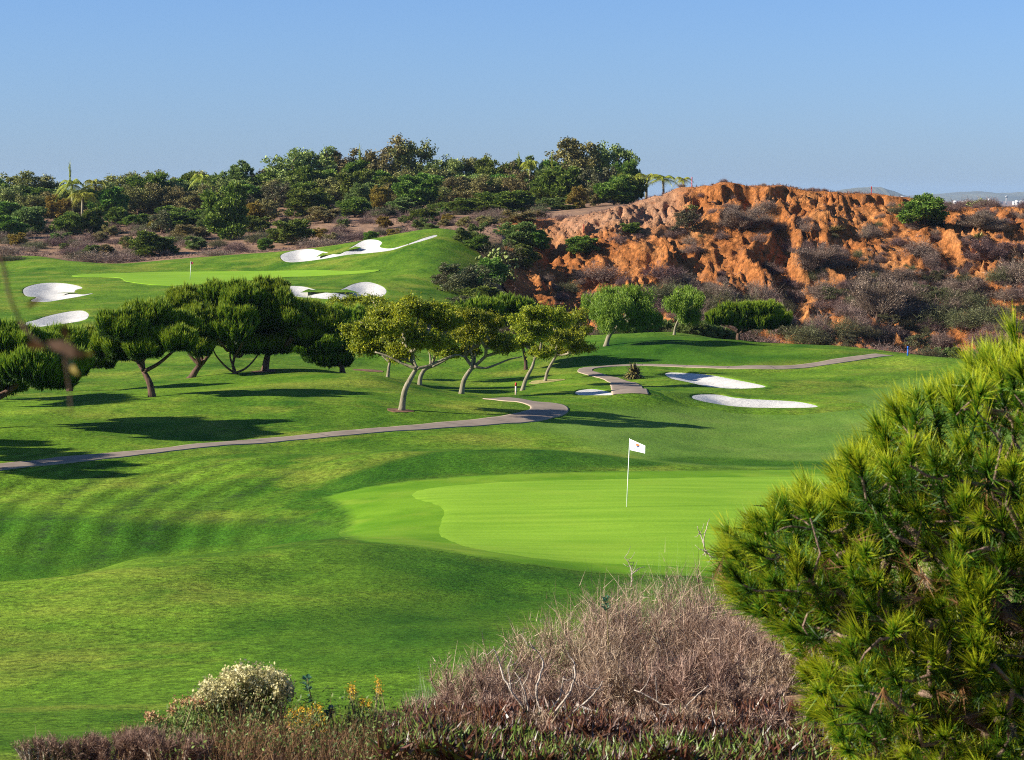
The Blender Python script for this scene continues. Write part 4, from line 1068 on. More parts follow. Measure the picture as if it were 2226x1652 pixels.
# back row on the ridge, left to right (u, top row, width px, distance, kind, label)
R = [
 (8, 402, 95, 425, 'grey', 'grey-green tree at the far left end of the ridge'),
 (55, 374, 95, 430, 'grey', 'rounded grey-green tree, second from the left end of the ridge'),
 (105, 381, 85, 432, 'brown', 'reddish-tinged tree just left of the spear-topped tree'),
 (268, 374, 95, 428, 'grey', 'pale olive tree right of the tall palm pair on the ridge'),
 (318, 371, 85, 430, 'grey', 'soft grey tree above the far bunkerless bank left of centre'),
 (368, 380, 75, 432, 'grey', 'dull olive tree with a flat top above the far red flag'),
 (412, 376, 70, 434, 'dark', 'darker green tree just right above the far red flag'),
 (462, 372, 70, 430, 'brown', 'brown-leaved tree under the drooping palm head'),
 (512, 354, 85, 428, 'yelgreen', 'bright yellow-green domed tree on the left half of the ridge'),
 (556, 374, 70, 430, 'brown', 'pinkish-brown tree beside the bright domed tree'),
 (596, 362, 70, 436, 'brown', 'rusty low tree at the foot of the big grey-green pair'),
 (632, 323, 92, 432, 'grey', 'big grey-green eucalyptus, left one of the pair'),
 (684, 322, 88, 434, 'grey', 'big grey-green eucalyptus, right one of the pair'),
 (735, 330, 80, 432, 'brown', 'brownish tree leaning against the grey-green pair'),
 (772, 352, 70, 430, 'dark', 'dark green tree below the left of the tallest tree'),
 (826, 297, 96, 434, 'brown', 'tallest bronze-tipped eucalyptus on the ridge left of centre'),
 (898, 304, 84, 434, 'grey', 'tall green tree just right of the tallest bronze tree'),
 (940, 358, 60, 430, 'yelgreen', 'small yellow-green tree filling the dip right of the tall green tree'),
 (975, 338, 78, 432, 'grey', 'olive round tree at the middle of the ridge'),
 (1022, 336, 76, 434, 'grey', 'grey tree with thin top at the middle of the ridge'),
 (1072, 346, 72, 430, 'dark', 'dark tree right of the thin-topped grey tree'),
 (1110, 352, 60, 430, 'brown', 'brown twiggy tree left of the second drooping palm head'),
 (1160, 344, 78, 432, 'yelgreen', 'yellowish tree under the second drooping palm head'),
 (1204, 352, 60, 432, 'dark', 'dark green tree squeezed left of the right-hand bronze tree'),
 (1250, 303, 100, 434, 'brown', 'tall bronze eucalyptus, the right-hand of the two bronze crowns'),
 (1322, 310, 86, 434, 'grey', 'tall drooping green tree right of the right-hand bronze crown'),
 (1362, 352, 50, 428, 'dark', 'narrow dark tree where the tall trees end on the right'),
]
for r_ in R:
    ridge(r_[0], r_[1], r_[2] * (1.4 if r_[1] < 330 else 1.12), r_[3], r_[4], r_[5], group=None)
# second row: dark mass in front
R2 = [
 (22, 440, 100, 398, 'dark', 'dark bushy tree at the left edge above the dry bank'), (70, 420, 70, 410, 'grey', 'greyish shrubby tree above the left dry bank'),
 (125, 425, 55, 400, 'gold', 'golden bush at the foot of the left palms'), (152, 432, 55, 404, 'brown', 'pinkish twiggy bush right of the left golden bush'),
 (232, 410, 85, 402, 'dark', 'dark green tree right of the left palm trunk'), (258, 452, 50, 384, 'dark', 'small dark bush on the dry bank right of the palms'),
 (300, 402, 85, 408, 'grey', 'olive tree in the middle row above the paired green shrubs'), (348, 398, 80, 410, 'brown', 'brown tree in the middle row left of the trunked tree'),
 (392, 405, 70, 408, 'brown', 'dull brown crown straight above the far flag'), (438, 402, 80, 406, 'brown', 'brown-green crown left of the trunked dark tree'),
 (300, 466, 70, 380, 'dark', 'left one of the two joined green shrubs on the bank'), (392, 450, 105, 376, 'dark', 'right, larger one of the two joined green shrubs on the bank'),
 (545, 440, 62, 372, 'gold', 'golden bush in front of the ridge right of the trunked tree'), (582, 432, 70, 378, 'brown', 'bronze twiggy bush behind the golden bush'),
 (600, 395, 80, 406, 'olive', 'olive crown below the rusty low tree'), (650, 398, 90, 410, 'dark', 'dark crown below the big grey-green pair'),
 (672, 412, 100, 386, 'dark', 'wide bright-lit green shrub right of the golden bush'), (722, 385, 80, 410, 'brown', 'brown shaded crown below the tallest bronze tree'),
 (775, 372, 85, 408, 'dark', 'dense dark crown below the tallest bronze tree'), (830, 405, 44, 388, 'gold', 'narrow golden bush below the tallest bronze tree'),
 (852, 398, 46, 394, 'brown', 'pinkish twiggy bush right of the narrow golden bush'), (905, 384, 95, 392, 'dark', 'broad dark green tree below the tall green tree'),
 (950, 400, 70, 402, 'grey', 'greyish crown right of the broad dark green tree'), (985, 385, 80, 410, 'brown', 'brown crown in the middle row at the ridge centre'),
 (918, 455, 62, 352, 'dark', 'dark bush on the crest behind the upper bunker'), (1012, 432, 85, 372, 'dark', 'green shrub on the bank left of the widest shrub'),
 (1035, 385, 85, 408, 'brown', 'dusky brown tree behind the two green bank shrubs'), (1100, 416, 115, 374, 'dark', 'widest green shrub on the bank right of centre'),
 (1130, 372, 80, 408, 'brown', 'brown tree above the widest green shrub'), (1190, 372, 80, 404, 'dark', 'dark glossy tree left above the right golden bush'),
 (1232, 366, 85, 402, 'dark', 'dark glossy tree straight above the right golden bush'), (1252, 405, 46, 378, 'gold', 'golden bush at the top of the pale bare slope'),
 (1282, 400, 50, 384, 'brown', 'pinkish twiggy bush right of the golden bush on the pale slope'), (1300, 362, 85, 400, 'olive', 'olive tree above the pale bare slope'),
 (1335, 384, 85, 384, 'dark', 'green rounded shrub at the right end of the ridge trees'), (1372, 380, 60, 388, 'dark', 'small green tree next to the rightmost palms'),
]
for r_ in R2:
    ridge(*r_[:5], r_[5], name='bush' if 'bush' in r_[5] or 'shrub' in r_[5] else 'tree', cat='shrub' if 'bush' in r_[5] or 'shrub' in r_[5] else 'tree')
# filler crowns deep in the grove
for j_, (u, vt, w, d) in enumerate([(60, 452, 80, 372), (150, 462, 60, 368), (200, 455, 60, 370), (350, 455, 60, 366), (470, 455, 70, 372), (560, 470, 55, 360), (770, 430, 80, 378), (840, 448, 60, 372), (870, 430, 60, 380), (960, 440, 70, 378), (1060, 440, 70, 370), (1160, 440, 70, 372), (1200, 430, 60, 380), (1230, 445, 50, 375), (20, 470, 70, 362), (520, 420, 70, 390), (790, 400, 70, 394)]):
    ridge(u, vt, w, d, ('yelgreen', 'dark', 'dark', 'olive')[j_ % 4], 'green rounded shrub at the foot of the grove above the dry bank', 'shrub', 'shrub', group='green rounded shrubs at the foot of the grove')
for i in range(52):
    u = 0 + i * 26.5 + random.uniform(-12, 12)
    ridge(u, 402 + random.uniform(-18, 18) - 25 * math.exp(-((u - 850) / 400) ** 2), 88, 418 + random.uniform(-6, 10), ('dark', 'grey', 'dark', 'brown', 'grey')[i % 5], 'shaded crown deep in the grove between the front and back ridge trees',
          group='shaded crowns inside the grove')
ridge(492, 402, 92, 350, 'dark', 'dark tree with a visible bare trunk at the front of the grove', vbase=520)
for u, vt, w, d, lab in ((178, 392, 105, 388, 'palm with a pale trunk standing in front of the left trees'), (157, 358, 90, 400, 'leftmost palm head standing above the left trees'), (208, 360, 110, 402, 'full palm head right of the leftmost palm head'),
                         (1405, 356, 110, 396, 'palm with arching fronds where the ridge trees end'), (1442, 360, 100, 394, 'yellowed palm with windblown fronds right of the arching palm'),
                         (1376, 368, 90, 394, 'palm with yellow fronds closest to the tall trees'), (1484, 368, 60, 345, 'stubby lone palm at the left end of the cliff rim')):
    ridge(u, vt, w, d, 'palm', lab, 'palm_tree', 'palm tree')
for u, vt, d, lab in ((440, 350, 424, 'drooping palm head above the left half of the ridge'), (1152, 318, 424, 'drooping palm head above the right half of the ridge')):
    ridge(u, vt, 80, 412, 'palm', lab, 'palm_tree', 'palm tree')
for u, vt, d, lab in ((152, 358, 420, 'spear-shaped narrow tree top left of the palms'), (782, 326, 430, 'thin spear top left of the tallest bronze tree'), (1128, 340, 430, 'thin spear top left of the right drooping palm'), (1200, 335, 430, 'thin spear top left of the right bronze tree')):
    ridge(u, vt, 20, d, 'spear', lab, 'narrow_tree', 'tree')
# shrubs of the bank below the ridge
for u, vt, w, vb, kind, lab in (
    (328, 503, 90, 556, 'dark', 'dark green shrub just behind the far green, its shadow to the right'), (632, 478, 95, 533, 'dark', 'dark shrub on the bank left above the upper bunker'),
    (415, 489, 75, 522, 'tan', 'tan-topped bush on the bank above the far flag'), (425, 514, 50, 543, 'yelgreen', 'small yellow-green bush below the tan-topped bush'),
    (706, 450, 72, 480, 'tan', 'tan bush beneath the wide lit shrub'), (72, 508, 52, 540, 'scrubg', 'olive bush low on the bank at the left'),
    (205, 525, 110, 568, 'scrub', 'wide mauve-brown dry bush at the edge of the far lawn'), (270, 530, 80, 570, 'scrub', 'dry brown bush right of the wide mauve one'),
    (20, 540, 70, 565, 'scrubg', 'low dark hedge-like bush at the left edge of the far lawn'), (700, 500, 90, 535, 'scrub', 'greyish dry bush right of the dark bank shrub'),
    (575, 482, 75, 525, 'scrubg', 'olive twiggy bush left of the dark bank shrub'), (770, 490, 80, 520, 'scrub', 'dry pinkish bush behind the upper bunker'),
    (350, 520, 60, 548, 'scrub', 'dead grey bush right of the dark shrub behind the far green'), (470, 530, 70, 555, 'scrub', 'low brown bush behind the far green'),
    (150, 500, 60, 525, 'scrub', 'small pinkish bush on the left bank'), (240, 480, 50, 505, 'scrubg', 'small olive bush under the palms'),
    (1130, 458, 75, 490, 'tan', 'tan-topped bush left of the pale bare slope'), (1058, 470, 45, 492, 'tan', 'small tan bush right of the upper green crest'),
    ):
    ridge(u, vt, w, 330, kind, lab, 'bush', 'shrub', vbase=vb)
# shrubs between the upper lawn and the cliff
for u, vt, w, vb, kind, lab in (
    (1022, 486, 62, 532, 'yelgreen', 'light green rounded shrub touching the upper lawn'), (1040, 510, 60, 545, 'dark', 'green shrub just below the light green rounded one'),
    (1130, 482, 85, 535, 'yelgreen', 'pale green shrub at the head of the gully'), (1085, 505, 70, 570, 'scrubg', 'olive bush in the middle of the gully thicket'),
    (1080, 525, 95, 598, 'cactus', 'big clump of pale prickly pear in the gully thicket'), (1140, 530, 60, 580, 'dark', 'dark bush right of the prickly pear'),
    (1165, 500, 55, 540, 'dark', 'dark green bush at the upper left corner of the cliff'), (1100, 572, 55, 612, 'cactus', 'small prickly pear clump below the big one'),
    (1015, 568, 120, 645, 'olive', 'wide dark bush at the foot of the upper lawn'), (965, 580, 60, 625, 'olive', 'greenish bush at the left end of the gully thicket'),
    (1050, 620, 90, 668, 'dark', 'dark green bush behind the flat-topped pine'), (1010, 640, 80, 672, 'olive', 'olive bush between the lawn and the flat-topped pine'),
    (1070, 560, 60, 620, 'dark', 'dark bush under the small prickly pear')):
    b = hit(u, vb, 232, 318) if u < 1100 else hitc(u, vb, 240, 320)
    d = b[1]; h = P(u, vt, d)[2] - b[2]; w_ = w * d / FPX
    put('bush' if kind != 'cactus' else 'prickly_pear', lab, 'shrub' if kind != 'cactus' else 'cactus', b - np.array([0, 0, .1]), kind, random.randrange(4), w_ * 1.15, h * (1.0 if 'scrub' not in kind else 1.3))

def cshrub(u, vt, w, vb, kind, lab, name='bush', cat='shrub', group=None):
    b = hitc(u, vb, 250, 326); d = b[1]; h = max(P(u, vt, d)[2] - b[2], .4); w_ = w * d / FPX
    put(name, lab, cat, b - np.array([0, 0, .12]), kind, random.randrange(4), w_ * 1.1, h * (1.0 if 'scrub' not in kind else 1.3), group=group)
for a in (
    (2010, 420, 92, 487, 'dark', 'large dark round shrub on the right shoulder of the cliff'), (1490, 452, 66, 505, 'olive', 'olive bush high on the left part of the cliff'),
    (1370, 482, 48, 508, 'dark', 'dark green bush under the pale bare slope'), (1262, 512, 66, 555, 'dark', 'dark green bush on the left part of the cliff'),
    (1606, 445, 92, 500, 'thatch', 'wide mauve bush hanging below the rim'), (1655, 428, 44, 465, 'scrub', 'dry bush tucked under the rim scarp'),
    (1775, 522, 108, 590, 'thatch', 'big mauve-brown bush in the middle of the cliff'), (1795, 592, 84, 640, 'scrub', 'dry bush directly below the big middle bush'),
    (1905, 588, 130, 700, 'thatch', 'largest grey-brown bush low on the right of the cliff'), (1960, 580, 100, 625, 'thatch', 'dark bush behind the largest grey-brown bush'),
    (2128, 455, 110, 500, 'thatch', 'broad twiggy bush right of the dark round shrub'), (2068, 430, 50, 455, 'scrub', 'small twiggy bush on the skyline right of the dark round shrub'),
    (1998, 505, 66, 555, 'scrub', 'lilac-grey bush below the dark round shrub'), (2155, 510, 100, 570, 'thatch', 'wide dry bush near the right edge of the cliff'),
    (2215, 540, 80, 610, 'scrub', 'dry bush cut by the right edge'), (2100, 600, 110, 655, 'thatch', 'spreading mauve bush low on the far right'),
    (1440, 560, 70, 600, 'scrub', 'lilac bush between the two left ravines'), (1300, 560, 80, 605, 'scrub', 'dark mauve bush on the left flank'),
    (1390, 610, 60, 640, 'scrub', 'low dry bush left of the rilled fan'), (1560, 600, 60, 640, 'scrub', 'dry bush above the umbrella pine'),
    (2040, 640, 90, 700, 'scrubg', 'olive-brown bush right of the pale fan'), (2150, 640, 120, 705, 'scrubg', 'broad olive-brown bush at the lower right'),
    ): cshrub(*a)
cshrub(1815, 484, 34, 502, 'yucca', 'greenish yucca in the upper middle of the cliff', 'yucca', 'yucca')
cshrub(2128, 500, 32, 518, 'yucca', 'bright yellow-green yucca right of the dark round shrub', 'yucca', 'yucca')
cshrub(2042, 470, 34, 490, 'yucca', 'dry straw-coloured yucca at the foot of the dark round shrub', 'yucca', 'yucca')
cshrub(1502, 440, 34, 455, 'cactus', 'pale prickly pear above the olive bush on the cliff', 'prickly_pear', 'cactus')
cshrub(2130, 425, 60, 450, 'cactus', 'thin prickly pear standing on the right skyline', 'prickly_pear', 'cactus')

# dry bushes scattered over the cliff and its foot
rs = np.random.default_rng(77); cnt = 0
G1 = 'dry bushes scattered over the orange cliff'; G2 = 'mixed dry bushes at the foot of the cliff'
for i in range(1600):
    if cnt >= 290: break
    u = rs.uniform(1175, 2240); v = rs.uniform(430, 690)
    b = hitc(u, v, 250, 326)
    dens = .5 + .35 * sstep(1900, 2150, u) + .35 * sstep(560, 680, v) + .2 * (1 - sstep(1200, 1350, u))
    dens *= sstep(.38, .58, fbm(b[0] * .12, b[1] * .12, 99, 3)) * 1.3
    if b[1] > 318: dens *= .3
    if rs.random() > dens: continue
    w_ = rs.uniform(.7, 1.9) ** 1.7 * (.8 + .4 * sstep(560, 680, v)); kind = 'scrub' if rs.random() < .86 else 'scrubg'
    lab = 'small dry mauve-brown bush scattered on the orange eroded slope' if kind == 'scrub' else 'small olive bush scattered on the orange eroded slope'
    put('dry_bush', lab, 'shrub', b - np.array([0, 0, .1]), kind, rs.integers(6), w_, w_ * rs.uniform(.7, 1.0) * 1.1, group=G1 if kind == 'scrub' else 'small olive bushes on the orange cliff'); cnt += 1
for i in range(190):
    if i % 5 == 0: b = at(rs.uniform(1120, 2330), rs.uniform(196, 215))
    else:
        u = rs.uniform(1340, 2290); v = rs.uniform(640 - 50 * sstep(1850, 2200, u), 765)
        if 1690 < u < 1830 and v < 700 and rs.random() < .75: continue
        b = hitc(u, v, 252, 300)
    w_ = rs.uniform(1.6, 3.8); kind = ('scrub', 'scrub', 'scrubg', 'scrub', 'olive')[rs.integers(5)]
    h_ = w_ * rs.uniform(.55, .8) * (1.3 if kind != 'olive' else .8)
    put('thicket_bush', 'dry brown bush in the thicket between the fairway and the cliff' if kind == 'scrub' else 'olive-green bush in the thicket between the fairway and the cliff', 'shrub', b, kind, rs.integers(6), w_, h_, group=G2 if kind == 'scrub' else 'olive bushes in the thicket')
for i in range(26):
    u = 1330 + i * 15 + rs.uniform(-8, 8) if i < 18 else 2020 + (i - 18) * 32; dd = np.interp(u, [1300, 1420, 1500, 1600, 1800, 2000, 2300], [190, 192, 192, 194, 193, 181, 188]) + rs.uniform(1, 6)
    b = at(u, dd); w_ = rs.uniform(1.2, 2.4)
    put('green_weed_bush', 'light green weedy bush along the fairway edge below the cliff', 'shrub', b, 'yelgreen' if i % 3 else 'scrubg', rs.integers(4), w_, w_ * .8, group='light green weedy bushes at the fairway edge')
for i in range(130):
    u = rs.uniform(-40, 1180); dd = rs.uniform(322, 392)
    b = at(u, dd); w_ = rs.uniform(1.2, 3.6); kind = 'scrub' if rs.random() < .7 else 'scrubg'
    put('bank_bush', 'low dry pinkish-brown bush on the bank behind the far green' if kind == 'scrub' else 'low olive bush on the bank behind the far green', 'shrub', b, kind, rs.integers(6), w_, w_ * .75, group='low dry bushes on the bank behind the far green' if kind == 'scrub' else 'low olive bushes on the bank behind the far green')
for i in range(46):
    u = rs.uniform(-20, 1180); b = at(u, rs.uniform(326, 372)); w_ = rs.uniform(1.2, 2.8); kd = ('yelgreen', 'tan', 'dark', 'gold')[i % 4]
    put('bank_shrub', ['small yellow-green shrub dotted over the bank behind the far green', 'small tan shrub dotted over the bank behind the far green', 'small dark green shrub dotted over the bank behind the far green', 'small golden shrub dotted over the bank behind the far green'][i % 4], 'shrub', b, kd, rs.integers(4), w_, w_ * .65,
        group=['small yellow-green bank shrubs', 'small tan bank shrubs', 'small dark green bank shrubs', 'small golden bank shrubs'][i % 4])
for i in range(18):
    u = rs.uniform(1480, 2230); b = hitc(u, np.interp(u, [1480, 1562, 1700, 1950, 2068, 2230], [404, 394, 404, 426, 448, 450]) + 1, 300, 330)
    w_ = rs.uniform(.5, 1.2) if u < 1960 else rs.uniform(1.2, 2.6)
    put('skyline_bush', 'small twiggy bush on the skyline of the cliff', 'shrub', b, 'scrub', rs.integers(6), w_, w_ * .8, group='small twiggy bushes along the cliff rim')

# dry grass and litter over the banks: uncountable
g = Geo(); rs = np.random.default_rng(3)
n = 26000; u = rs.uniform(-150, 2350, n); dd = rs.uniform(0, 1, n)
dlo = np.interp(u, [-200, 960, 1040, 1130, 1300, 2300], [318, 320, 296, 210, 196, 184]); dhi = np.where(u < 1200, 400, 330)
dd = dlo + (dhi - dlo) * dd; x = (u - CU) / FPX * dd
z = ZC(x, dd); k = fbm(x * .15, dd * .15, 55, 3) > .44
Cc = np.column_stack([x, dd, z])[k]
tufts(g, Cc, np.tile([0, 0, 1.], (len(Cc), 1)), 6, rs.uniform(.15, .55, len(Cc)), .05, .6, rs, .0, .5, .4, .1)
tag(g.build('dry_grass', M_scrub), 'dry brown grass and low litter covering the banks and the cliff foot', kind='stuff')
# green weeds fringe behind the fairway
# ------------------------------------------------------------------ flags, posts, stakes
def flagstick(label, u, v, d, H, lean, flag, cat='flagstick'):
    b = hit(u, v, d - 12, d + 12); r = thing('flagstick', label, cat, b)
    g = Geo(); top = np.array([lean, 0, H]); g.tube([(0, 0, -.05), tuple(top * .5), tuple(top)], [.014, .013, .011] if H < 3 else .03, 8)
    g.build('pole', M_white, r, None, True)
    g = Geo(); g.tube([(0, 0, .0), (0, 0, .012)], [.058, .058], 16); g.build('cup', M_white, r)
    return r, top
fs, top = flagstick('near flagstick flying the white emblem flag on the large green', 1362, 1104, 72, 2.14, .09, None)
# rippled cloth, hoist edge at the pole, fly edge drooping
W, Hf = .46, .36
nx, nz = 24, 18
V = []
def cloth(s, t):
    """s 0..1 hoist to fly, t 0..1 top to bottom"""
    x = .012 + s * W * .98; y = .045 * math.sin(s * 5.2 + t * 2.4) * s + .02 * math.sin(s * 11 - t * 5) * s
    z = -.02 - t * (Hf - (s * .10)) - s * .165 + .012 * math.sin(s * 7 + t * 3)
    z = -.02 - s * (.17 * (1 - t) + .07 * t) - t * Hf * .93
    return np.array([top[0] + x - (z * -.04), -.75 * s * W + .012 * math.sin(s * 8 + t * 2.5) * s, top[2] + z])
V = np.array([cloth(i / nx, j / nz) for j in range(nz + 1) for i in range(nx + 1)])
ids = np.arange(len(V)).reshape(nz + 1, nx + 1); F = np.stack([ids[:-1, :-1], ids[:-1, 1:], ids[1:, 1:], ids[1:, :-1]], -1).reshape(-1, 4)
fl = link('flag', make_mesh('flag', V, F, None, True), M_whiteflag, fs)
# printed emblem: a small shell-like crest in rust and navy, grey lettering strokes beneath
M_rust = plain_mat('rust_print', (.55, .17, .04), .7, .1); M_brownp = plain_mat('dark_brown_print', (.10, .035, .02), .7, .1)
M_navy = plain_mat('navy_print', (.05, .09, .25), .7, .1); M_greyp = plain_mat('grey_blue_print', (.13, .20, .26), .7, .1)
def patch(pts, mat, off):
    c = np.mean(pts, 0); P3 = []
    for s_, t_ in [tuple(c)] + [tuple(p) for p in pts]: P3.append(cloth(*((s_, t_))) + np.array([0, -off, 0]))
    n = len(pts); F = [(0, i + 1, (i + 1) % n + 1) for i in range(n)]
    return link('printed_emblem', make_mesh('printed_emblem', np.array(P3), np.array(F)), mat, fl)
def star(cx, cy, r, r2, k, sq=1.2): return [(cx + (r if i % 2 == 0 else r2) * math.cos(i * math.pi / k), cy + sq * (r if i % 2 == 0 else r2) * math.sin(i * math.pi / k)) for i in range(2 * k)]
patch(star(.52, .30, .17, .11, 7), M_brownp, .002); patch(star(.50, .27, .11, .06, 6), M_rust, .004)
patch([(.44, .42), (.58, .40), (.57, .52), (.51, .58), (.46, .52)], M_navy, .003)
for pts in ([(.28, .80), (.32, .66), (.345, .66), (.305, .82)], [(.33, .66), (.355, .66), (.40, .82), (.375, .82)], [(.30, .755), (.37, .75), (.37, .775), (.30, .78)], [(.42, .66), (.445, .66), (.455, .84), (.43, .84)],
            [(.45, .66), (.53, .84), (.505, .85), (.44, .69)], [(.52, .66), (.545, .66), (.55, .86), (.525, .86)], [(.58, .66), (.68, .70), (.72, .80), (.68, .90), (.60, .92), (.60, .89), (.66, .87), (.69, .80), (.66, .73), (.58, .69)]):
    patch(pts, M_greyp, .003)

ff, top2 = flagstick('far flagstick with a small dark red flag on the distant green', 413, 610, 264, 2.15, .06, None)
def cloth2(s, t): return np.array([top2[0] + .01 + s * .36 * (1 - .25 * t), .08 * math.sin(s * 6), top2[2] - .02 - s * .12 - t * .34 * (1 - .45 * s)])
V = np.array([cloth2(i / 8, j / 6) for j in range(7) for i in range(9)]); ids = np.arange(63).reshape(7, 9)
link('flag', make_mesh('flag', V, np.stack([ids[:-1, :-1], ids[:-1, 1:], ids[1:, 1:], ids[1:, :-1]], -1).reshape(-1, 4), None, True), M_maroon, ff)
# make the far pole a little stouter, as it reads in the picture
for ch in ff.children:
    if ch.name.startswith('pole'): ch.scale = (2.2, 2.2, 1)

def post(name, label, u, v, d, h, w, mat, capmat=None, f=None):
    b = (f or hit)(u, v, d - 10, d + 10); r = thing(name, label, 'marker post', b)
    g = Geo(); g.tube([(0, 0, -.1), (0.01, 0, h * .72)], [w * .5, w * .5], 8); g.build('shaft', mat, r, None, False)
    g = Geo(); g.tube([(0.01, 0, h * .72), (0.012, 0, h * .94), (.012, 0, h)], [w * .62, w * .62, w * .3], 8); g.build('cap', capmat or mat, r)
    return r
post('yardage_post', 'pinkish-white marker post with red top where the path disappears behind the mound', 1121, 858, 126, .68, .10, M_pinkpost, M_redpaint)
post('yardage_post', 'blue marker post at the right end of the fairway', 1973, 774, 172, .65, .10, M_bluepaint, M_bluepaint)
post('boundary_stake', 'thin red stake on the rim beside the stubby palm', 1504, 405, 313, 1.4, .10, M_redpaint, None, lambda u, v, a, b: hitc(u, 408, 300, 326))
post('boundary_stake', 'thin red stake on the rim in front of the hazy hill', 1894, 420, 313, 1.1, .10, M_redpaint, None, lambda u, v, a, b: hitc(u, 424, 300, 326))
post('boundary_stake', 'thin red stake low on the pale bare slope', 1268, 505, 300, 1.0, .08, M_redpaint, None, lambda u, v, a, b: hitc(u, 505, 280, 326))

def single(kind, name, lab, cat, u, v, d, w, h, var=0):
    b = hit(u, v, d - 10, d + 10); put(name, lab, cat, b, kind, var, w, h, .4)
single('flax', 'flax_plant', 'dark striped flax plant beside the bend of the far path', 'flax plant', 1378, 822, 137, .95, 1.35)
single('flax', 'flax_plant', 'small seedling flax left of the wide pine, outside the view', 'flax plant', -200, 1010, 96, .3, .4) if False else None

# iron fence behind the bank shrubs
M_iron = plain_mat('black_iron', (.03, .028, .03), .5, .1)
def fence(label, u0, u1, d):
    r = thing('iron_fence', label, 'fence', at((u0 + u1) / 2, d)); o = np.array(r.location)
    us = np.arange(u0, u1 + 1, 22.)
    P_ = np.array([at(u, d) for u in us]) - o
    pm = None
    for p in P_:
        if pm is None: g = Geo(); g.box((0, 0, .65), (.09, .09, 1.5)); pm = make_mesh('post', np.vstack(g.V), np.vstack(g.F)); pm.materials.append(M_iron)
        link('post', pm, None, r, p)
    for hz in (.35, 1.2):
        g = Geo(); g.tube(P_ + [0, 0, hz], .035, 4); g.build('rail', M_iron, r)
    g = Geo(); q_ = np.concatenate([P_[i] + (P_[i + 1] - P_[i]) * np.linspace(0, 1, 12, endpoint=False)[:, None] for i in range(len(P_) - 1)])
    g.cones(q_ + [0, 0, .1], q_ + [0, 0, 1.3], np.full(len(q_), .016), np.full(len(q_), .016), 4); tag(g.build('pickets', M_iron, r), kind='stuff')
fence('dark iron fence glimpsed under the trees left of centre', 690, 900, 396)
fence('dark iron fence glimpsed under the trees above the pale bare slope', 1290, 1390, 396)

# ------------------------------------------------------------------ far plain: hill, low ranges, town and tower
M_farhill = plain_mat('distant_dry_hill', (.13, .12, .07), .9, .3, .002)
M_fartown = plain_mat('pale_render', (.72, .70, .66), .8, .1, .05)
def far_hill(name, pts_px, d, depth, seed):
    us = np.linspace(pts_px[0][0], pts_px[-1][0], 160); vs = np.interp(us, [p[0] for p in pts_px], [p[1] for p in pts_px])
    vs = vs + (fbm(us * .12, us * 0, seed, 4) - .5) * 3
    V = []; rowsn = 14
    for j in range(rowsn):
        t = j / (rowsn - 1); y = d + (t - .5) * depth; pr = math.sin(math.pi * t)
        for u, v in zip(us, vs):
            x = (u - CU) / FPX * d; ztop = P(u, v, d)[2]; z0 = -31.
            V.append((x, y, z0 + (ztop - z0) * (pr + .12 * pr * (vnoise(np.array([x * .004]), np.array([y * .004]), seed)[0] - .5) * (1 - pr))))
    ids = np.arange(rowsn * 160).reshape(rowsn, 160)
    struct(name, make_mesh(name, V, np.stack([ids[:-1, :-1], ids[:-1, 1:], ids[1:, 1:], ids[1:, :-1]], -1).reshape(-1, 4), None, True), M_farhill)
far_hill('distant_hill', [(1800, 421), (1830, 412), (1860, 408), (1890, 406), (1910, 407), (1935, 415), (1955, 424), (1975, 428)], 11000, 900, 5)
far_hill('distant_range', [(1930, 428), (1990, 424), (2050, 421), (2090, 417), (2120, 416), (2160, 420), (2226, 417), (2320, 415), (2500, 420)], 14000, 2200, 8)
def building(label, u, v, d, w, h, dep, kind='box'):
    p = P(u, v, d); b = np.array([p[0], d, -30.2]); r = thing('far_building', label, 'building', b)
    top = p[2] + 30.2
    M_win = plain_mat('dark_glass', (.04, .05, .06), .3, .1) if 'dark_glass' not in bpy.data.materials else bpy.data.materials['dark_glass']
    if kind == 'tower':
        g = Geo(); g.tube([(0, 0, 0), (0, 0, top * .68), (0, 0, top * .72)], [w * .28, w * .22, w * .38], 10); g.build('shaft', M_fartown, r)
        g = Geo(); g.tube([(0, 0, top * .72), (0, 0, top * .86)], [w * .4, w * .52], 10); g.build('cab', M_win, r)
        g = Geo(); g.tube([(0, 0, top * .86), (0, 0, top * .90)], [w * .58, w * .45], 10); g.tube([(0, 0, top * .9), (0, 0, top)], [w * .04, w * .02], 5); g.build('roof', M_fartown, r)
    else:
        g = Geo(); g.box((0, 0, (top - 1) / 2), (w, dep, top - 1)); g.build('wall', M_fartown, r)
        g = Geo(); g.box((0, 0, top - .5), (w * 1.03, dep * 1.03, 1.0)); g.build('roof', M_fartown, r)
        for i in range(max(2, int(w / 12))):
            g = Geo(); g.box((-w / 2 + (i + .5) * w / max(2, int(w / 12)), -dep / 2, top * .6), (w / max(2, int(w / 12)) * .6, .3, top * .3)); g.build('window', M_win, r)
building('white airport control tower in the hazy distance', 2188, 424, 8000, 9, 30, 9, 'tower')
building('long white hangar left of the distant control tower', 2166, 438, 8000, 42, 10, 20)
building('white block right of the distant control tower', 2208, 438, 8200, 16, 8, 16)
building('small white house left of the long hangar, higher in the haze', 2150, 431, 9000, 7, 8, 8)
building('long low white building nearest the right edge', 2222, 436, 8600, 24, 8, 18)
building('white dome-like building seen just over the rim left of the dark shrub', 1962, 426, 8800, 15, 10, 15)
rs = np.random.default_rng(8)
for i in range(12):
    building('tiny pale house in the hazy town', rs.uniform(2075, 2225), rs.uniform(434, 444), rs.uniform(6500, 8600), rs.uniform(8, 16), 6, 12)
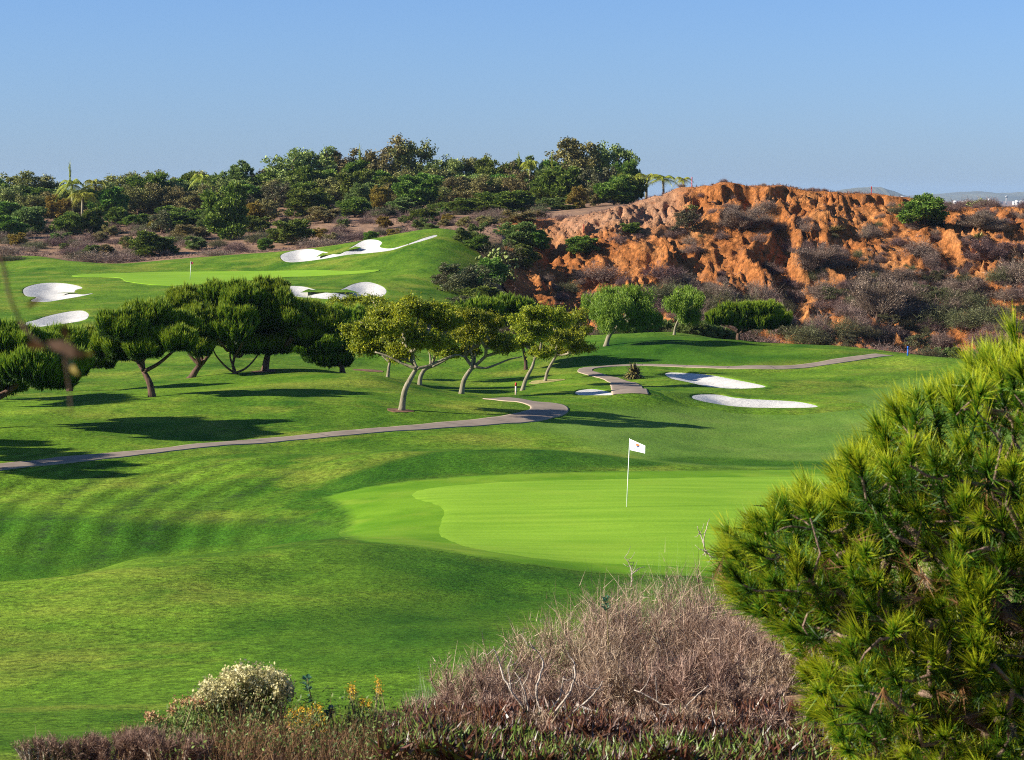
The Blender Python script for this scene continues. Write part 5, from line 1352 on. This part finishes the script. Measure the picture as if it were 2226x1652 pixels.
for o in scene.objects:
    if o.get('label') == 'tiny pale house in the hazy town': o['group'] = 'tiny pale houses of the hazy town'

# ------------------------------------------------------------------ foreground pine (right)
rs = np.random.default_rng(101)
M_fneedle = leaf_mat('long_pine_needles', (.007, .032, .004), (.080, .195, .008), (.72, .72, .028), .3, .45, 0, .35)
M_fbark = bark_mat('reddish_grey_pine_bark', (.10, .06, .045), (.36, .24, .18), 30)
poly = np.array([(2420,690),(2300,720),(2225,755),(2180,800),(2120,825),(2075,880),(2000,880),(1950,905),(1915,975),(1875,1025),(1850,1095),(1760,1100),(1705,1100),(1680,1150),(1640,1170),(1622,1210),(1618,1290),(1660,1330),(1740,1390),(1785,1480),(1825,1560),(1870,1640),(1920,1760),(2500,1800),(2600,900)], float)
poly[:, 0] -= np.where((poly[:, 1] > 1000) & (poly[:, 0] < 2000), 26, np.where(poly[:, 0] < 2250, 10, 0)); tg = []; cl = []
tries = 0
while len(tg) < 1500 and tries < 90000:
    tries += 1
    u = rs.uniform(1550, 2480); v = rs.uniform(690, 1760)
    s = float(sdist(np.array([u]), np.array([v]), poly)[0])
    if s < 6: continue
    # gap with open sky/dark between the two upper limbs
    if 2010 < u < 2230 and 905 < v < 985 and rs.random() < .75: continue
    depth = 9.6 + rs.normal() * .55 + (s / 600) * rs.normal() * .8
    depth = min(max(depth, 8.6), 11.4)
    low = v > 1450
    if rs.random() > (.9 if not low else .8): continue
    if fbm(np.array([u / 110.]), np.array([v / 110.]), 31, 2)[0] < .40 and rs.random() < .75: continue
    tg.append(P(u, v, depth)); cl.append(s)
tg = np.array(tg); cl = np.array(cl)
bx = at(2330, 10.2)
pr_ = thing('foreground_pine', 'sunlit long-needled pine filling the right foreground', 'pine tree', bx)
tp = catmull([bx + [0, 0, -.2], P(2340, 1500, 10.3), P(2310, 1250, 10.2), P(2330, 950, 10.3)], 6)
g = Geo(); g.tube(tp, np.linspace(.11, .045, len(tp)), 10); g.build('trunk', M_fbark, pr_, bx, True)
A, B, ra, rb = grow(None, tg, rs, .0026, .52, .045, .10, rootpts=list(tp[2:]))
g = Geo(); g.cones(A, B, ra, rb, 6)
for line, r0 in (([(2330, 1300), (2180, 1330), (2020, 1360), (1900, 1350), (1780, 1320), (1700, 1270)], .028), ([(2300, 1420), (2100, 1240), (2010, 1180), (1960, 1130), (1935, 1085)], .022),
                 ([(2010, 1220), (2080, 1170), (2140, 1125), (2200, 1130)], .012), ([(2040, 1160), (2050, 1080), (2052, 1020)], .010), ([(2120, 1210), (2160, 1180), (2195, 1110)], .008),
                 ([(2050, 1360), (1990, 1410), (1900, 1405), (1800, 1370), (1720, 1350)], .012), ([(2250, 1500), (2080, 1560), (1960, 1540), (1880, 1500)], .016), ([(2240, 930), (2170, 900), (2100, 890)], .016)):
    w = catmull([P(u, v, 9.2 + .12 * math.sin(i * 2.1)) for i, (u, v) in enumerate(line)], 6); w += rs.normal(size=w.shape) * .004
    g.tube(w, np.linspace(r0, r0 * .35, len(w)), 8)
g.build('branches', M_fbark, pr_, bx, True)
g = Geo()
# needle bundle axes: away from the tree's middle and up
ctr = P(2200, 1330, 10.2); ax = unit(unit(tg - ctr) * .8 + np.array([-.15, -.15, .75]) + rs.normal(size=tg.shape) * .25)
up_n = .40 + .16 * (rs.random(len(tg)) - .5)
for q_, (sp_, ln_, kk_) in enumerate(((.28, .135, 105), (.38, .125, 100), (.50, .11, 100))):
    m_ = (np.arange(len(tg)) % 3) == q_; tufts(g, tg[m_], ax[m_], kk_, rs.uniform(.75, 1.15, m_.sum()) * ln_, .0052, sp_, rs, .09, .34, .24, .66)
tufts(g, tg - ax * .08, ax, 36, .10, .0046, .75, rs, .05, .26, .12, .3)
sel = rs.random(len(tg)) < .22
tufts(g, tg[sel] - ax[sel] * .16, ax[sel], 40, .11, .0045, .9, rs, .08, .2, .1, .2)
tag(g.build('needles', M_fneedle, pr_, bx), kind='stuff')
# dead rusty needles and cones inside
M_deadneedle = leaf_mat('dead_rusty_needles', (.08, .035, .012), (.28, .14, .05), (.45, .27, .10), .2, .6, 0)
g = Geo(); inner = tg[cl > 60]; q_ = inner[rs.integers(0, len(inner), 260)] + rs.normal(size=(260, 3)) * .12
tufts(g, q_, unit(rs.normal(size=(260, 3)) + [0, 0, -.4]), 16, .11, .004, .5, rs, .03, .5, .3, .1)
tag(g.build('dead_needles', M_deadneedle, pr_, bx), kind='stuff')

# ------------------------------------------------------------------ foreground dry brush
def brush(label, u, vtop, d, wpx, seed, n=1500, mat=None, lean=(.1, 0), vb=None, group='bare mauve-brown brush bushes on the near slope', wid=.0048, spread=.55):
    rs = np.random.default_rng(seed); b = at(u, d); top = P(u, vtop, d); H = max(top[2] - b[2], .15); W = wpx * d / FPX
    r = thing('brush_bush', label, 'dry bush', b, group)
    # main stems
    m = 26; base = np.column_stack([rs.uniform(-.5, .5, m) * W * .55, rs.uniform(-.3, .3, m) * W * .5, np.zeros(m)])
    dirs = unit(np.column_stack([base[:, 0] / W * 1.3 + lean[0] + rs.normal(size=m) * .15, rs.normal(size=m) * .25 + lean[1], np.ones(m)]))
    g = Geo(); L = H * rs.uniform(.6, .85, m)
    A = []; B = []; rr = []
    for i in range(m):
        p0 = base[i]; p = p0; dd = dirs[i].copy(); k = 5
        for j in range(k):
            dd = unit(dd + rs.normal(size=3) * .16); q = p + dd * L[i] / k; A.append(p); B.append(q); rr.append(.009 * (1 - j / k * .7)); p = q
    A = np.array(A); B = np.array(B); rr = np.array(rr); g.cones(A, B, rr, rr * .85, 5)
    tag(g.build('stems', M_twigbark if seed % 2 else M_deadwood, r), kind='stuff')
    g = Geo()
    idx = rs.integers(0, len(A), n); t = rs.random(n)[:, None]; R0 = A[idx] * (1 - t) + B[idx] * t
    hfrac = np.clip(R0[:, 2] / H, 0, 1)
    D = unit((B - A)[idx] * 2 / (L.mean() / 5) * .25 + rs.normal(size=(n, 3)) * spread + [lean[0], lean[1], .75])
    ribbons(g, R0, D, H * rs.uniform(.18, .42, n), wid, rs, .22, 3, .5, .45)
    # fine side twiglets
    R1 = R0 + D * (H * .22 * rs.random(n))[:, None]
    for _ in range(2):
        ribbons(g, R1 + D * (H * .1 * rs.random(n))[:, None], unit(D + rs.normal(size=(n, 3)) * .5), H * rs.uniform(.07, .16, n), wid * .75, rs, .2, 1, .6, .45)
    tag(g.build('twigs', mat or M_brush, r), kind='stuff'); return r
BR = [(1420, 1255, 20, 230, 'tallest dense dry bush crowning the brush patch'), (1310, 1290, 19, 220, 'dense dry bush on the left of the brush crown'), (1520, 1290, 19.5, 230, 'dry bush just right of the brush crown, beside the pine'),
      (1215, 1350, 18.5, 200, 'dry bush on the upper left slope of the brush patch'), (1110, 1400, 18, 190, 'dry bush halfway down the left slope of the brush'), (1010, 1430, 17.5, 180, 'greyish dry bush near the left end of the brush'),
      (935, 1500, 17, 130, 'last low dry bush at the left tip of the brush'), (1610, 1350, 18, 220, 'dry bush under the left branches of the pine'), (1690, 1420, 17, 180, 'shaded dry bush where the pine meets the brush'), (1700, 1335, 20, 220, 'dry bush filling the gap behind the left pine branches'), (1790, 1390, 19, 220, 'dry bush glimpsed between the lower pine branches'), (1880, 1440, 17, 220, 'dry bush deep under the pine'),
      (1350, 1400, 16.5, 260, 'pale dry bush in the middle of the brush patch'), (1500, 1410, 16, 260, 'dry bush with straw-coloured stems in the middle right'), (1210, 1450, 16, 220, 'dry bush in front left with pinkish twigs'),
      (1620, 1480, 15.5, 220, 'low dark dry bush in front of the pine'), (1090, 1500, 15.5, 180, 'low tangled dry bush at the front left')]
for i, (u, vt, d, w, lab) in enumerate(BR): brush(lab, u, vt, d, w, 200 + i, 1900 if i < 3 else 1500)
for i, (u, vt, d, w) in enumerate(((1000, 1545, 14.2, 200), (1180, 1545, 13.8, 230), (1350, 1530, 13.8, 230), (1530, 1525, 13.8, 230), (1690, 1540, 13.8, 200), (1440, 1590, 13.0, 220), (1230, 1600, 13.0, 200))):
    brush(['low tangle of dead stems at the left foot of the brush', 'low tangle of dead stems under the bleached forked shrub', 'low tangle of dead stems at the middle foot of the brush', 'low tangle of dead stems right of the middle', 'low tangle of dead stems at the foot of the pine', 'lowest dead tangle near the bottom edge, right of centre', 'lowest dead tangle near the bottom edge below the bleached shrub'][i], u, vt, d, w, 260 + i, 1100, M_brush, (.1, 0), spread=1.0)
for i, (u, d, w, h) in enumerate(((2050, 19, 260, 190), (2250, 22, 260, 200), (2450, 20, 300, 190), (2650, 24, 300, 180), (2350, 30, 260, 130), (2600, 34, 260, 120), (2100, 34, 240, 110), (2300, 44, 240, 80), (2000, 26, 240, 140), (2550, 15.5, 380, 220), (2200, 15.5, 360, 220))):
    v_ = proj(at(u, d))[1]; brush('dry brush bush hidden behind or beyond the right-hand pine', u, v_ - h, d, w, 280 + i, 900, None, (.1, 0), group='dry brush behind the right-hand pine')
brush('round tangled thorny bush at the top end of the brush by the pine', 1510, 1212, 26, 110, 231, 1500, M_brush, (0, 0), group=None, spread=1.2)
M_heather = leaf_mat('reddish_heather_twigs', (.06, .03, .022), (.19, .11, .080), (.40, .26, .18), .1, .6, 0)
brush('reddish-brown heather-like bush at the bottom left', 265, 1592, 11.6, 260, 240, 3600, M_heather, (.05, 0), group=None, wid=.0032)
brush('heather-like bush between the brown stalks and the bottom edge', 370, 1602, 11.5, 220, 242, 3000, M_heather, (.05, 0), group=None, wid=.0032)
brush('small sprig of heather nearest the left corner', 70, 1637, 11.3, 110, 244, 900, M_heather, (0, 0), group=None, wid=.003)
brush('taller heather clump left of the brown stalks', 300, 1575, 12.0, 120, 245, 1600, M_heather, (.05, 0), group=None, wid=.003)
brush('low reddish-brown bush in the bottom left corner', 150, 1618, 11.3, 260, 241, 3400, M_heather, (0, 0), group=None, wid=.0032)
brush('dark stubby bush left of the brush patch at the bottom edge', 870, 1560, 14.5, 190, 243, 1300, leaf_mat('dark_red_stems', (.02, .008, .010), (.075, .03, .03), (.16, .08, .06), .1, .6, 0), (0, 0), group=None)

def bare(label, name, branches, d, mat, r0=.012, seed=1):
    rs = np.random.default_rng(seed); base = P(*branches[0][0], d)
    r = thing(name, label, 'dead shrub', base); g = Geo()
    for ln in branches:
        w = catmull([P(u, v, d + .04 * math.sin(i + u)) for i, (u, v) in enumerate(ln)], 5); w += rs.normal(size=w.shape) * .003
        L = np.linalg.norm(w[-1] - w[0]); g.tube(w, np.linspace(r0 * min(1, .35 + L), r0 * .25, len(w)), 6)
        k = max(2, len(w) // 4)
        for j in rs.integers(2, len(w), k):
            dd = unit(w[j] - w[j - 1] + rs.normal(size=3) * [.6, .3, .5]) if j < len(w) else None
            g.tube([w[j], w[j] + dd * .05 * r0 / .01, w[j] + (dd + [0, 0, .4]) * .09 * r0 / .01], [r0 * .3, r0 * .22, r0 * .1], 4)
    g.build('branches', mat, r, base, True); return r
bare('bleached bare forked shrub standing at the front of the brush', 'bare_shrub', [[(1165, 1620), (1150, 1560), (1110, 1500), (1085, 1440), (1075, 1405)], [(1165, 1620), (1175, 1560), (1165, 1500), (1180, 1440), (1150, 1395)], [(1170, 1600), (1205, 1550), (1240, 1500), (1250, 1450), (1235, 1420)],
      [(1172, 1600), (1230, 1560), (1290, 1510), (1310, 1480)], [(1150, 1560), (1140, 1500), (1120, 1460)], [(1175, 1560), (1215, 1520), (1225, 1470)], [(1110, 1500), (1105, 1450)]], 14.2, M_deadwood, .011, 3)
bare('pale bare twig with one fork rising above the brush in front of the green', 'bare_twig', [[(1372, 1275), (1374, 1250), (1368, 1225), (1358, 1210)], [(1374, 1248), (1385, 1238), (1402, 1232)], [(1371, 1240), (1378, 1222)]], 21, M_deadwood, .010, 5)
bare('crooked pale twig beside the left edge of the pine', 'bare_twig', [[(1560, 1215), (1540, 1205), (1530, 1180), (1535, 1150), (1542, 1128)], [(1530, 1182), (1522, 1160), (1518, 1145)], [(1540, 1205), (1525, 1195)]], 20, M_deadwood, .010, 6)
bare('sprawling dead stems lying across the front of the brush', 'dead_stems', [[(1480, 1600), (1470, 1560), (1440, 1530), (1380, 1500)], [(1480, 1600), (1490, 1540), (1540, 1490)], [(1300, 1560), (1380, 1570), (1470, 1600)], [(1330, 1600), (1420, 1590), (1500, 1585), (1560, 1560)], [(1250, 1530), (1330, 1560), (1400, 1600)]], 14.5, M_deadwood, .012, 7)

# ------------------------------------------------------------------ ice plant mat along the bottom (uncountable)
M_ice = leaf_mat('fleshy_red_green_fingers', (.02, .009, .006), (.15, .055, .028), (.13, .22, .03), .15, .4, 0, .4)
g = Geo(); rs = np.random.default_rng(9); n = 24000
d_ = 11.2 + 4.2 * rs.random(n) ** 1.4; u_ = rs.uniform(820, 2900, n); x = (u_ - CU) / FPX * d_
z = ZG(x, d_) + fbm(x * 2.5, d_ * 2.5, 4, 3) * .25 - .06
C_ = np.column_stack([x, d_, z]); D_ = unit(rs.normal(size=(n, 3)) * [.6, .6, .3] + [0, -.1, .9]); L_ = rs.uniform(.05, .11, n)
green_ = (fbm(x * 2.7 + 40, d_ * 2.7, 14, 3) + rs.normal(size=n) * .08) > .74
green_ |= (d_ < 12.4) & (rs.random(n) < .35)
side = unit(np.cross(D_, rs.normal(size=(n, 3)))) * .0085; s2 = unit(np.cross(D_, side)) * .0085
a, b_, c_ = C_ + side, C_ - side * .5 + s2, C_ - side * .5 - s2; tp_ = C_ + D_ * L_[:, None]
tt = np.where(green_, rs.uniform(.8, 1, n), rs.uniform(0, .6, n))
g.soup(np.concatenate([np.stack([a, b_, tp_], 1), np.stack([b_, c_, tp_], 1), np.stack([c_, a, tp_], 1)]), np.tile(tt, 3))
tag(g.build('ice_plant', M_ice), 'mat of fleshy red and green ice plant along the bottom of the view', kind='stuff')
# loose green grass wisps at the brush edge
M_wisp = leaf_mat('pale_green_wisps', (.05, .09, .04), (.14, .22, .09), (.34, .40, .22), .2, .6, 0)
g = Geo(); n = 2600; u_ = rs.uniform(880, 1500, n)
d_ = np.interp(u_, [880, 1000, 1200, 1400, 1500], [18, 20, 23, 25, 28]) + rs.normal(size=n) * .7; x = (u_ - CU) / FPX * d_
C_ = np.column_stack([x, d_, ZG(x, d_)])
hgt_ = np.interp(u_, [880, 950, 1100, 1300, 1400, 1500], [.25, .5, .7, 1.0, 1.25, 1.3]) * rs.uniform(.6, 1.1, n)
ribbons(g, C_, rs.normal(size=(n, 3)) * [.14, .14, 0] + [0, 0, 1], hgt_, .006, rs, .12, 3, .6, .35)
tag(g.build('grass_wisps', M_wisp), 'thin pale green stalks fringing the brush patch', kind='stuff')

# ------------------------------------------------------------------ flowering plants, bottom left
M_cream = leaf_mat('cream_seed_heads', (.20, .18, .05), (.50, .45, .20), (.76, .69, .42), .2, .8, 0)
M_orange = leaf_mat('orange_yellow_flowers', (.35, .16, .01), (.62, .34, .02), (.75, .50, .05), .2, .7, 0)
M_rustfl = leaf_mat('rusty_seed_heads', (.16, .06, .02), (.36, .17, .07), (.55, .36, .22), .1, .8, 0)
M_bluegreen = leaf_mat('blue_green_leaves', (.02, .06, .03), (.06, .16, .08), (.16, .30, .18), .2, .4, 0, .4)
M_stem = leaf_mat('flower_stems', (.06, .05, .015), (.17, .14, .05), (.34, .30, .14), .1, .7, 0)
def flowering(name, label, heads, basepx, d, head_mat, hs, seed, leafy=None, k=60, stemw=.0045, cat='flowering bush', ndeep=.25):
    rs = np.random.default_rng(seed); b = at(basepx, d); b[2] -= .03
    r = thing(name, label, cat, b); gs = Geo(); gh = Geo(); gl = Geo()
    for (u, v, ru, rv, n) in heads:
        for i in range(n):
            a = rs.uniform(0, 6.28); q = math.sqrt(rs.random()); p = P(u + math.cos(a) * ru * q, v + math.sin(a) * rv * q, d + rs.uniform(-ndeep, ndeep))
            root = np.array([b[0] + (p[0] - b[0]) * .35 + rs.normal() * .05, p[1] + rs.normal() * .05, float(ZG(p[0], p[1])) - .02])
            mid = root * .45 + p * .55 + rs.normal(size=3) * [.02, .02, .01] - np.array([(p[0] - root[0]) * .15, 0, 0])
            w = catmull([root, mid, p], 4); gs.tube(w, np.linspace(stemw, stemw * .5, len(w)), 3, rs.uniform(.2, .8), False)
            c = p + rs.normal(size=(k, 3)) * [hs * .42, hs * .42, hs * .6]
            leaves(gh, c, hs * .5, rs, -.5, .6, .55, .4)
            if leafy: 
                t = rs.random((leafy, 1)); c = root * (1 - t) + p * t + rs.normal(size=(leafy, 3)) * .02; leaves(gl, c, .03, rs, -1, .35, .45, .35)
    gs.build('stems', M_stem, r, b)['kind'] = 'stuff'; tag(gh.build('flower_heads', head_mat, r, b), kind='stuff')
    if leafy: tag(gl.build('leaves', M_yelgreen if leafy > 0 else M_dark, r, b), kind='stuff')
    return r
flowering('coyote_brush', 'cream-tufted seeding bush, the brightest plant at the bottom left', [(545, 1475, 60, 24, 84), (480, 1500, 40, 20, 50), (605, 1495, 30, 26, 42), (450, 1518, 24, 16, 26), (560, 1510, 60, 22, 60)], 540, 13.5, M_cream, .036, 301, 16, 60)
flowering('goldenbush', 'yellow-orange flowering bush right of the cream-tufted one', [(665, 1555, 45, 28, 40), (640, 1590, 50, 25, 30), (700, 1580, 20, 22, 14)], 640, 13.2, M_orange, .022, 302, 12, 26)
flowering('goldenbush', 'brown and rust seeding bush in front of the cream-tufted one', [(610, 1600, 60, 28, 46), (550, 1620, 60, 22, 36), (680, 1620, 60, 20, 30)], 590, 12.7, M_rustfl, .024, 303, 12, 26)
flowering('flower_stalks', 'two tall orange flower spikes at the bottom centre left', [(765, 1505, 7, 22, 8), (822, 1495, 6, 18, 8), (790, 1530, 16, 10, 8), (850, 1575, 8, 12, 4), (757, 1560, 6, 14, 5)], 790, 13.6, M_orange, .022, 304, 18, 26)
flowering('dry_stalks', 'tall brown stalks with flat rusty heads left of the cream bush', [(400, 1527, 22, 5, 14), (372, 1542, 8, 5, 5), (328, 1558, 10, 8, 9), (352, 1572, 8, 12, 6), (430, 1525, 12, 6, 6)], 385, 13.2, M_rustfl, .026, 305, 30, 30, cat='dry plant')
def leafy_plant(label, u, v0, v1, d, seed):
    rs = np.random.default_rng(seed); b = at(u, d); r = thing('leafy_weed', label, 'weed', b); g = Geo(); gs = Geo()
    top = P(u, v1, d); w = catmull([b, b * .5 + top * .5 + [.02, 0, 0], top], 6); gs.tube(w, np.linspace(.006, .003, len(w)), 5)
    bot = P(u, v0, d)
    for i in range(34):
        t = rs.uniform(0, 1); p = bot * (1 - t) + top * t; a = rs.uniform(0, 6.28); dr = unit(np.array([math.cos(a), math.sin(a), .45])); L = rs.uniform(.035, .06)
        s = unit(np.cross(dr, [0, 0, 1.])) * L * .28; m = p + dr * L * .5 + [0, 0, .005]; e = p + dr * L
        g.soup([[p, m - s, e], [p, e, m + s]], np.array([rs.random()] * 2))
    gs.build('stem', M_stem, r, b)
    g.build('leaves', M_bluegreen, r, b)
leafy_plant('blue-green leafy weed sticking up behind the yellow flowers', 668, 1530, 1475, 13.8, 401)
leafy_plant('lower blue-green leafy weed left of the orange spikes', 715, 1570, 1540, 13.6, 402)
leafy_plant('small yellow-green sprig poking out of the upper brush', 1318, 1330, 1295, 17.5, 403)
# yellow-green undergrowth
g = Geo(); n = 4200; u_ = rs.uniform(330, 900, n); d_ = rs.uniform(11.3, 13.6, n); x = (u_ - CU) / FPX * d_
z = ZG(x, d_) + rs.uniform(0, .22, n) * np.interp(u_, [60, 300, 420, 900], [.2, .6, 1, 1])
z = ZG(x, d_) + rs.uniform(-.02, .26, n) * fbm(x * 3, d_ * 3, 6, 2) * 1.6 * np.interp(u_, [330, 450, 900], [.5, 1, 1])
leaves(g, np.column_stack([x, d_, z]), .024, rs, -.5, .4, .25, .35)
tag(g.build('undergrowth', M_yelgreen), 'small yellow-green undergrowth under the flowering bushes', kind='stuff')
g = Geo(); n = 6500; u_ = rs.uniform(240, 1050, n); d_ = rs.uniform(11.3, 14.2, n); x = (u_ - CU) / FPX * d_
ribbons(g, np.column_stack([x, d_, ZG(x, d_)]), rs.normal(size=(n, 3)) * [.3, .3, 0] + [0, 0, 1], rs.uniform(.3, 1.0, n) * np.interp(u_, [260, 400, 540, 640, 780, 900, 1000], [.10, .17, .26, .22, .20, .22, .20]), .0045, rs, .25, 3, .4, .4)
tag(g.build('dry_stems', leaf_mat('rusty_dry_stems', (.03, .012, .006), (.15, .075, .03), (.36, .24, .11), .1, .7, 0)), 'dense rusty dry stems under the flowering bushes', kind='stuff')

# ------------------------------------------------------------------ out-of-focus sprig near the lens, left edge
M_blurleaf = leaf_mat('dark_reddish_leaves', (.045, .02, .012), (.13, .075, .02), (.34, .26, .03), .3, .5, 0)
d0 = 1.75; b0 = P(-120, 900, d0)
sp = thing('overhanging_sprig', 'blurred leafy sprig very close to the lens at the left edge', 'sprig', b0)
g = Geo()
for ln, r0 in (([(-40, 480), (5, 570), (20, 640), (45, 700)], .0018), ([(45, 700), (80, 740), (140, 765), (150, 740)], .0012), ([(140, 765), (150, 840), (155, 900)], .0010), ([(-120, 380), (-40, 480)], .002)):
    w = catmull([P(u, v, d0) for u, v in ln], 5); g.tube(w, np.linspace(r0, r0 * .6, len(w)), 5)
g.build('twig', M_twigbark, sp, b0, True)
for i, (u, v, u2, v2, w_, t_) in enumerate(((55, 672, 95, 645, 6, .15), (150, 745, 140, 700, 8, .2), (100, 742, 185, 772, 18, .10), (150, 772, 205, 768, 8, .7), (150, 780, 172, 815, 7, .75), (0, 605, -30, 640, 14, .3), (100, 760, 60, 740, 14, .15))):
    a = P(u, v, d0); e = P(u2, v2, d0 - .03); L = e - a; s = unit(np.cross(L, [0, 1., 0.15])) * w_ / FPX * d0; m = a + L * .45 + [0, -.008, 0]; q2 = a + L * .75 + [0, -.006, 0]
    gl = Geo(); gl.soup([[a, m - s, m], [a, m, m + s], [m - s, q2 - s * .7, m], [m, q2 + s * .7, m + s], [m, q2 - s * .7, q2 + s * .7], [q2 - s * .7, e, q2 + s * .7]], np.full(6, t_)); gl.build('leaf', M_blurleaf, sp, b0)
# ------------------------------------------------------------------ air: one closed box of thin haze round everything
hz = bpy.data.materials.new('thin_blue_haze'); hz.use_nodes = True; nt = hz.node_tree
for n in list(nt.nodes): nt.nodes.remove(n)
o_ = nt.nodes.new('ShaderNodeOutputMaterial'); pv = nt.nodes.new('ShaderNodeVolumePrincipled')
pv.inputs['Color'].default_value = (.50, .72, 1.0, 1); pv.inputs['Density'].default_value = .00004; pv.inputs['Anisotropy'].default_value = .2
nt.links.new(pv.outputs[0], o_.inputs['Volume'])
g = Geo(); g.box((0, 8300, 12), (18000, 16900, 100))
hb = g.build('haze', hz); tag(hb, 'thin bluish haze filling the air towards the distant town', kind='stuff')
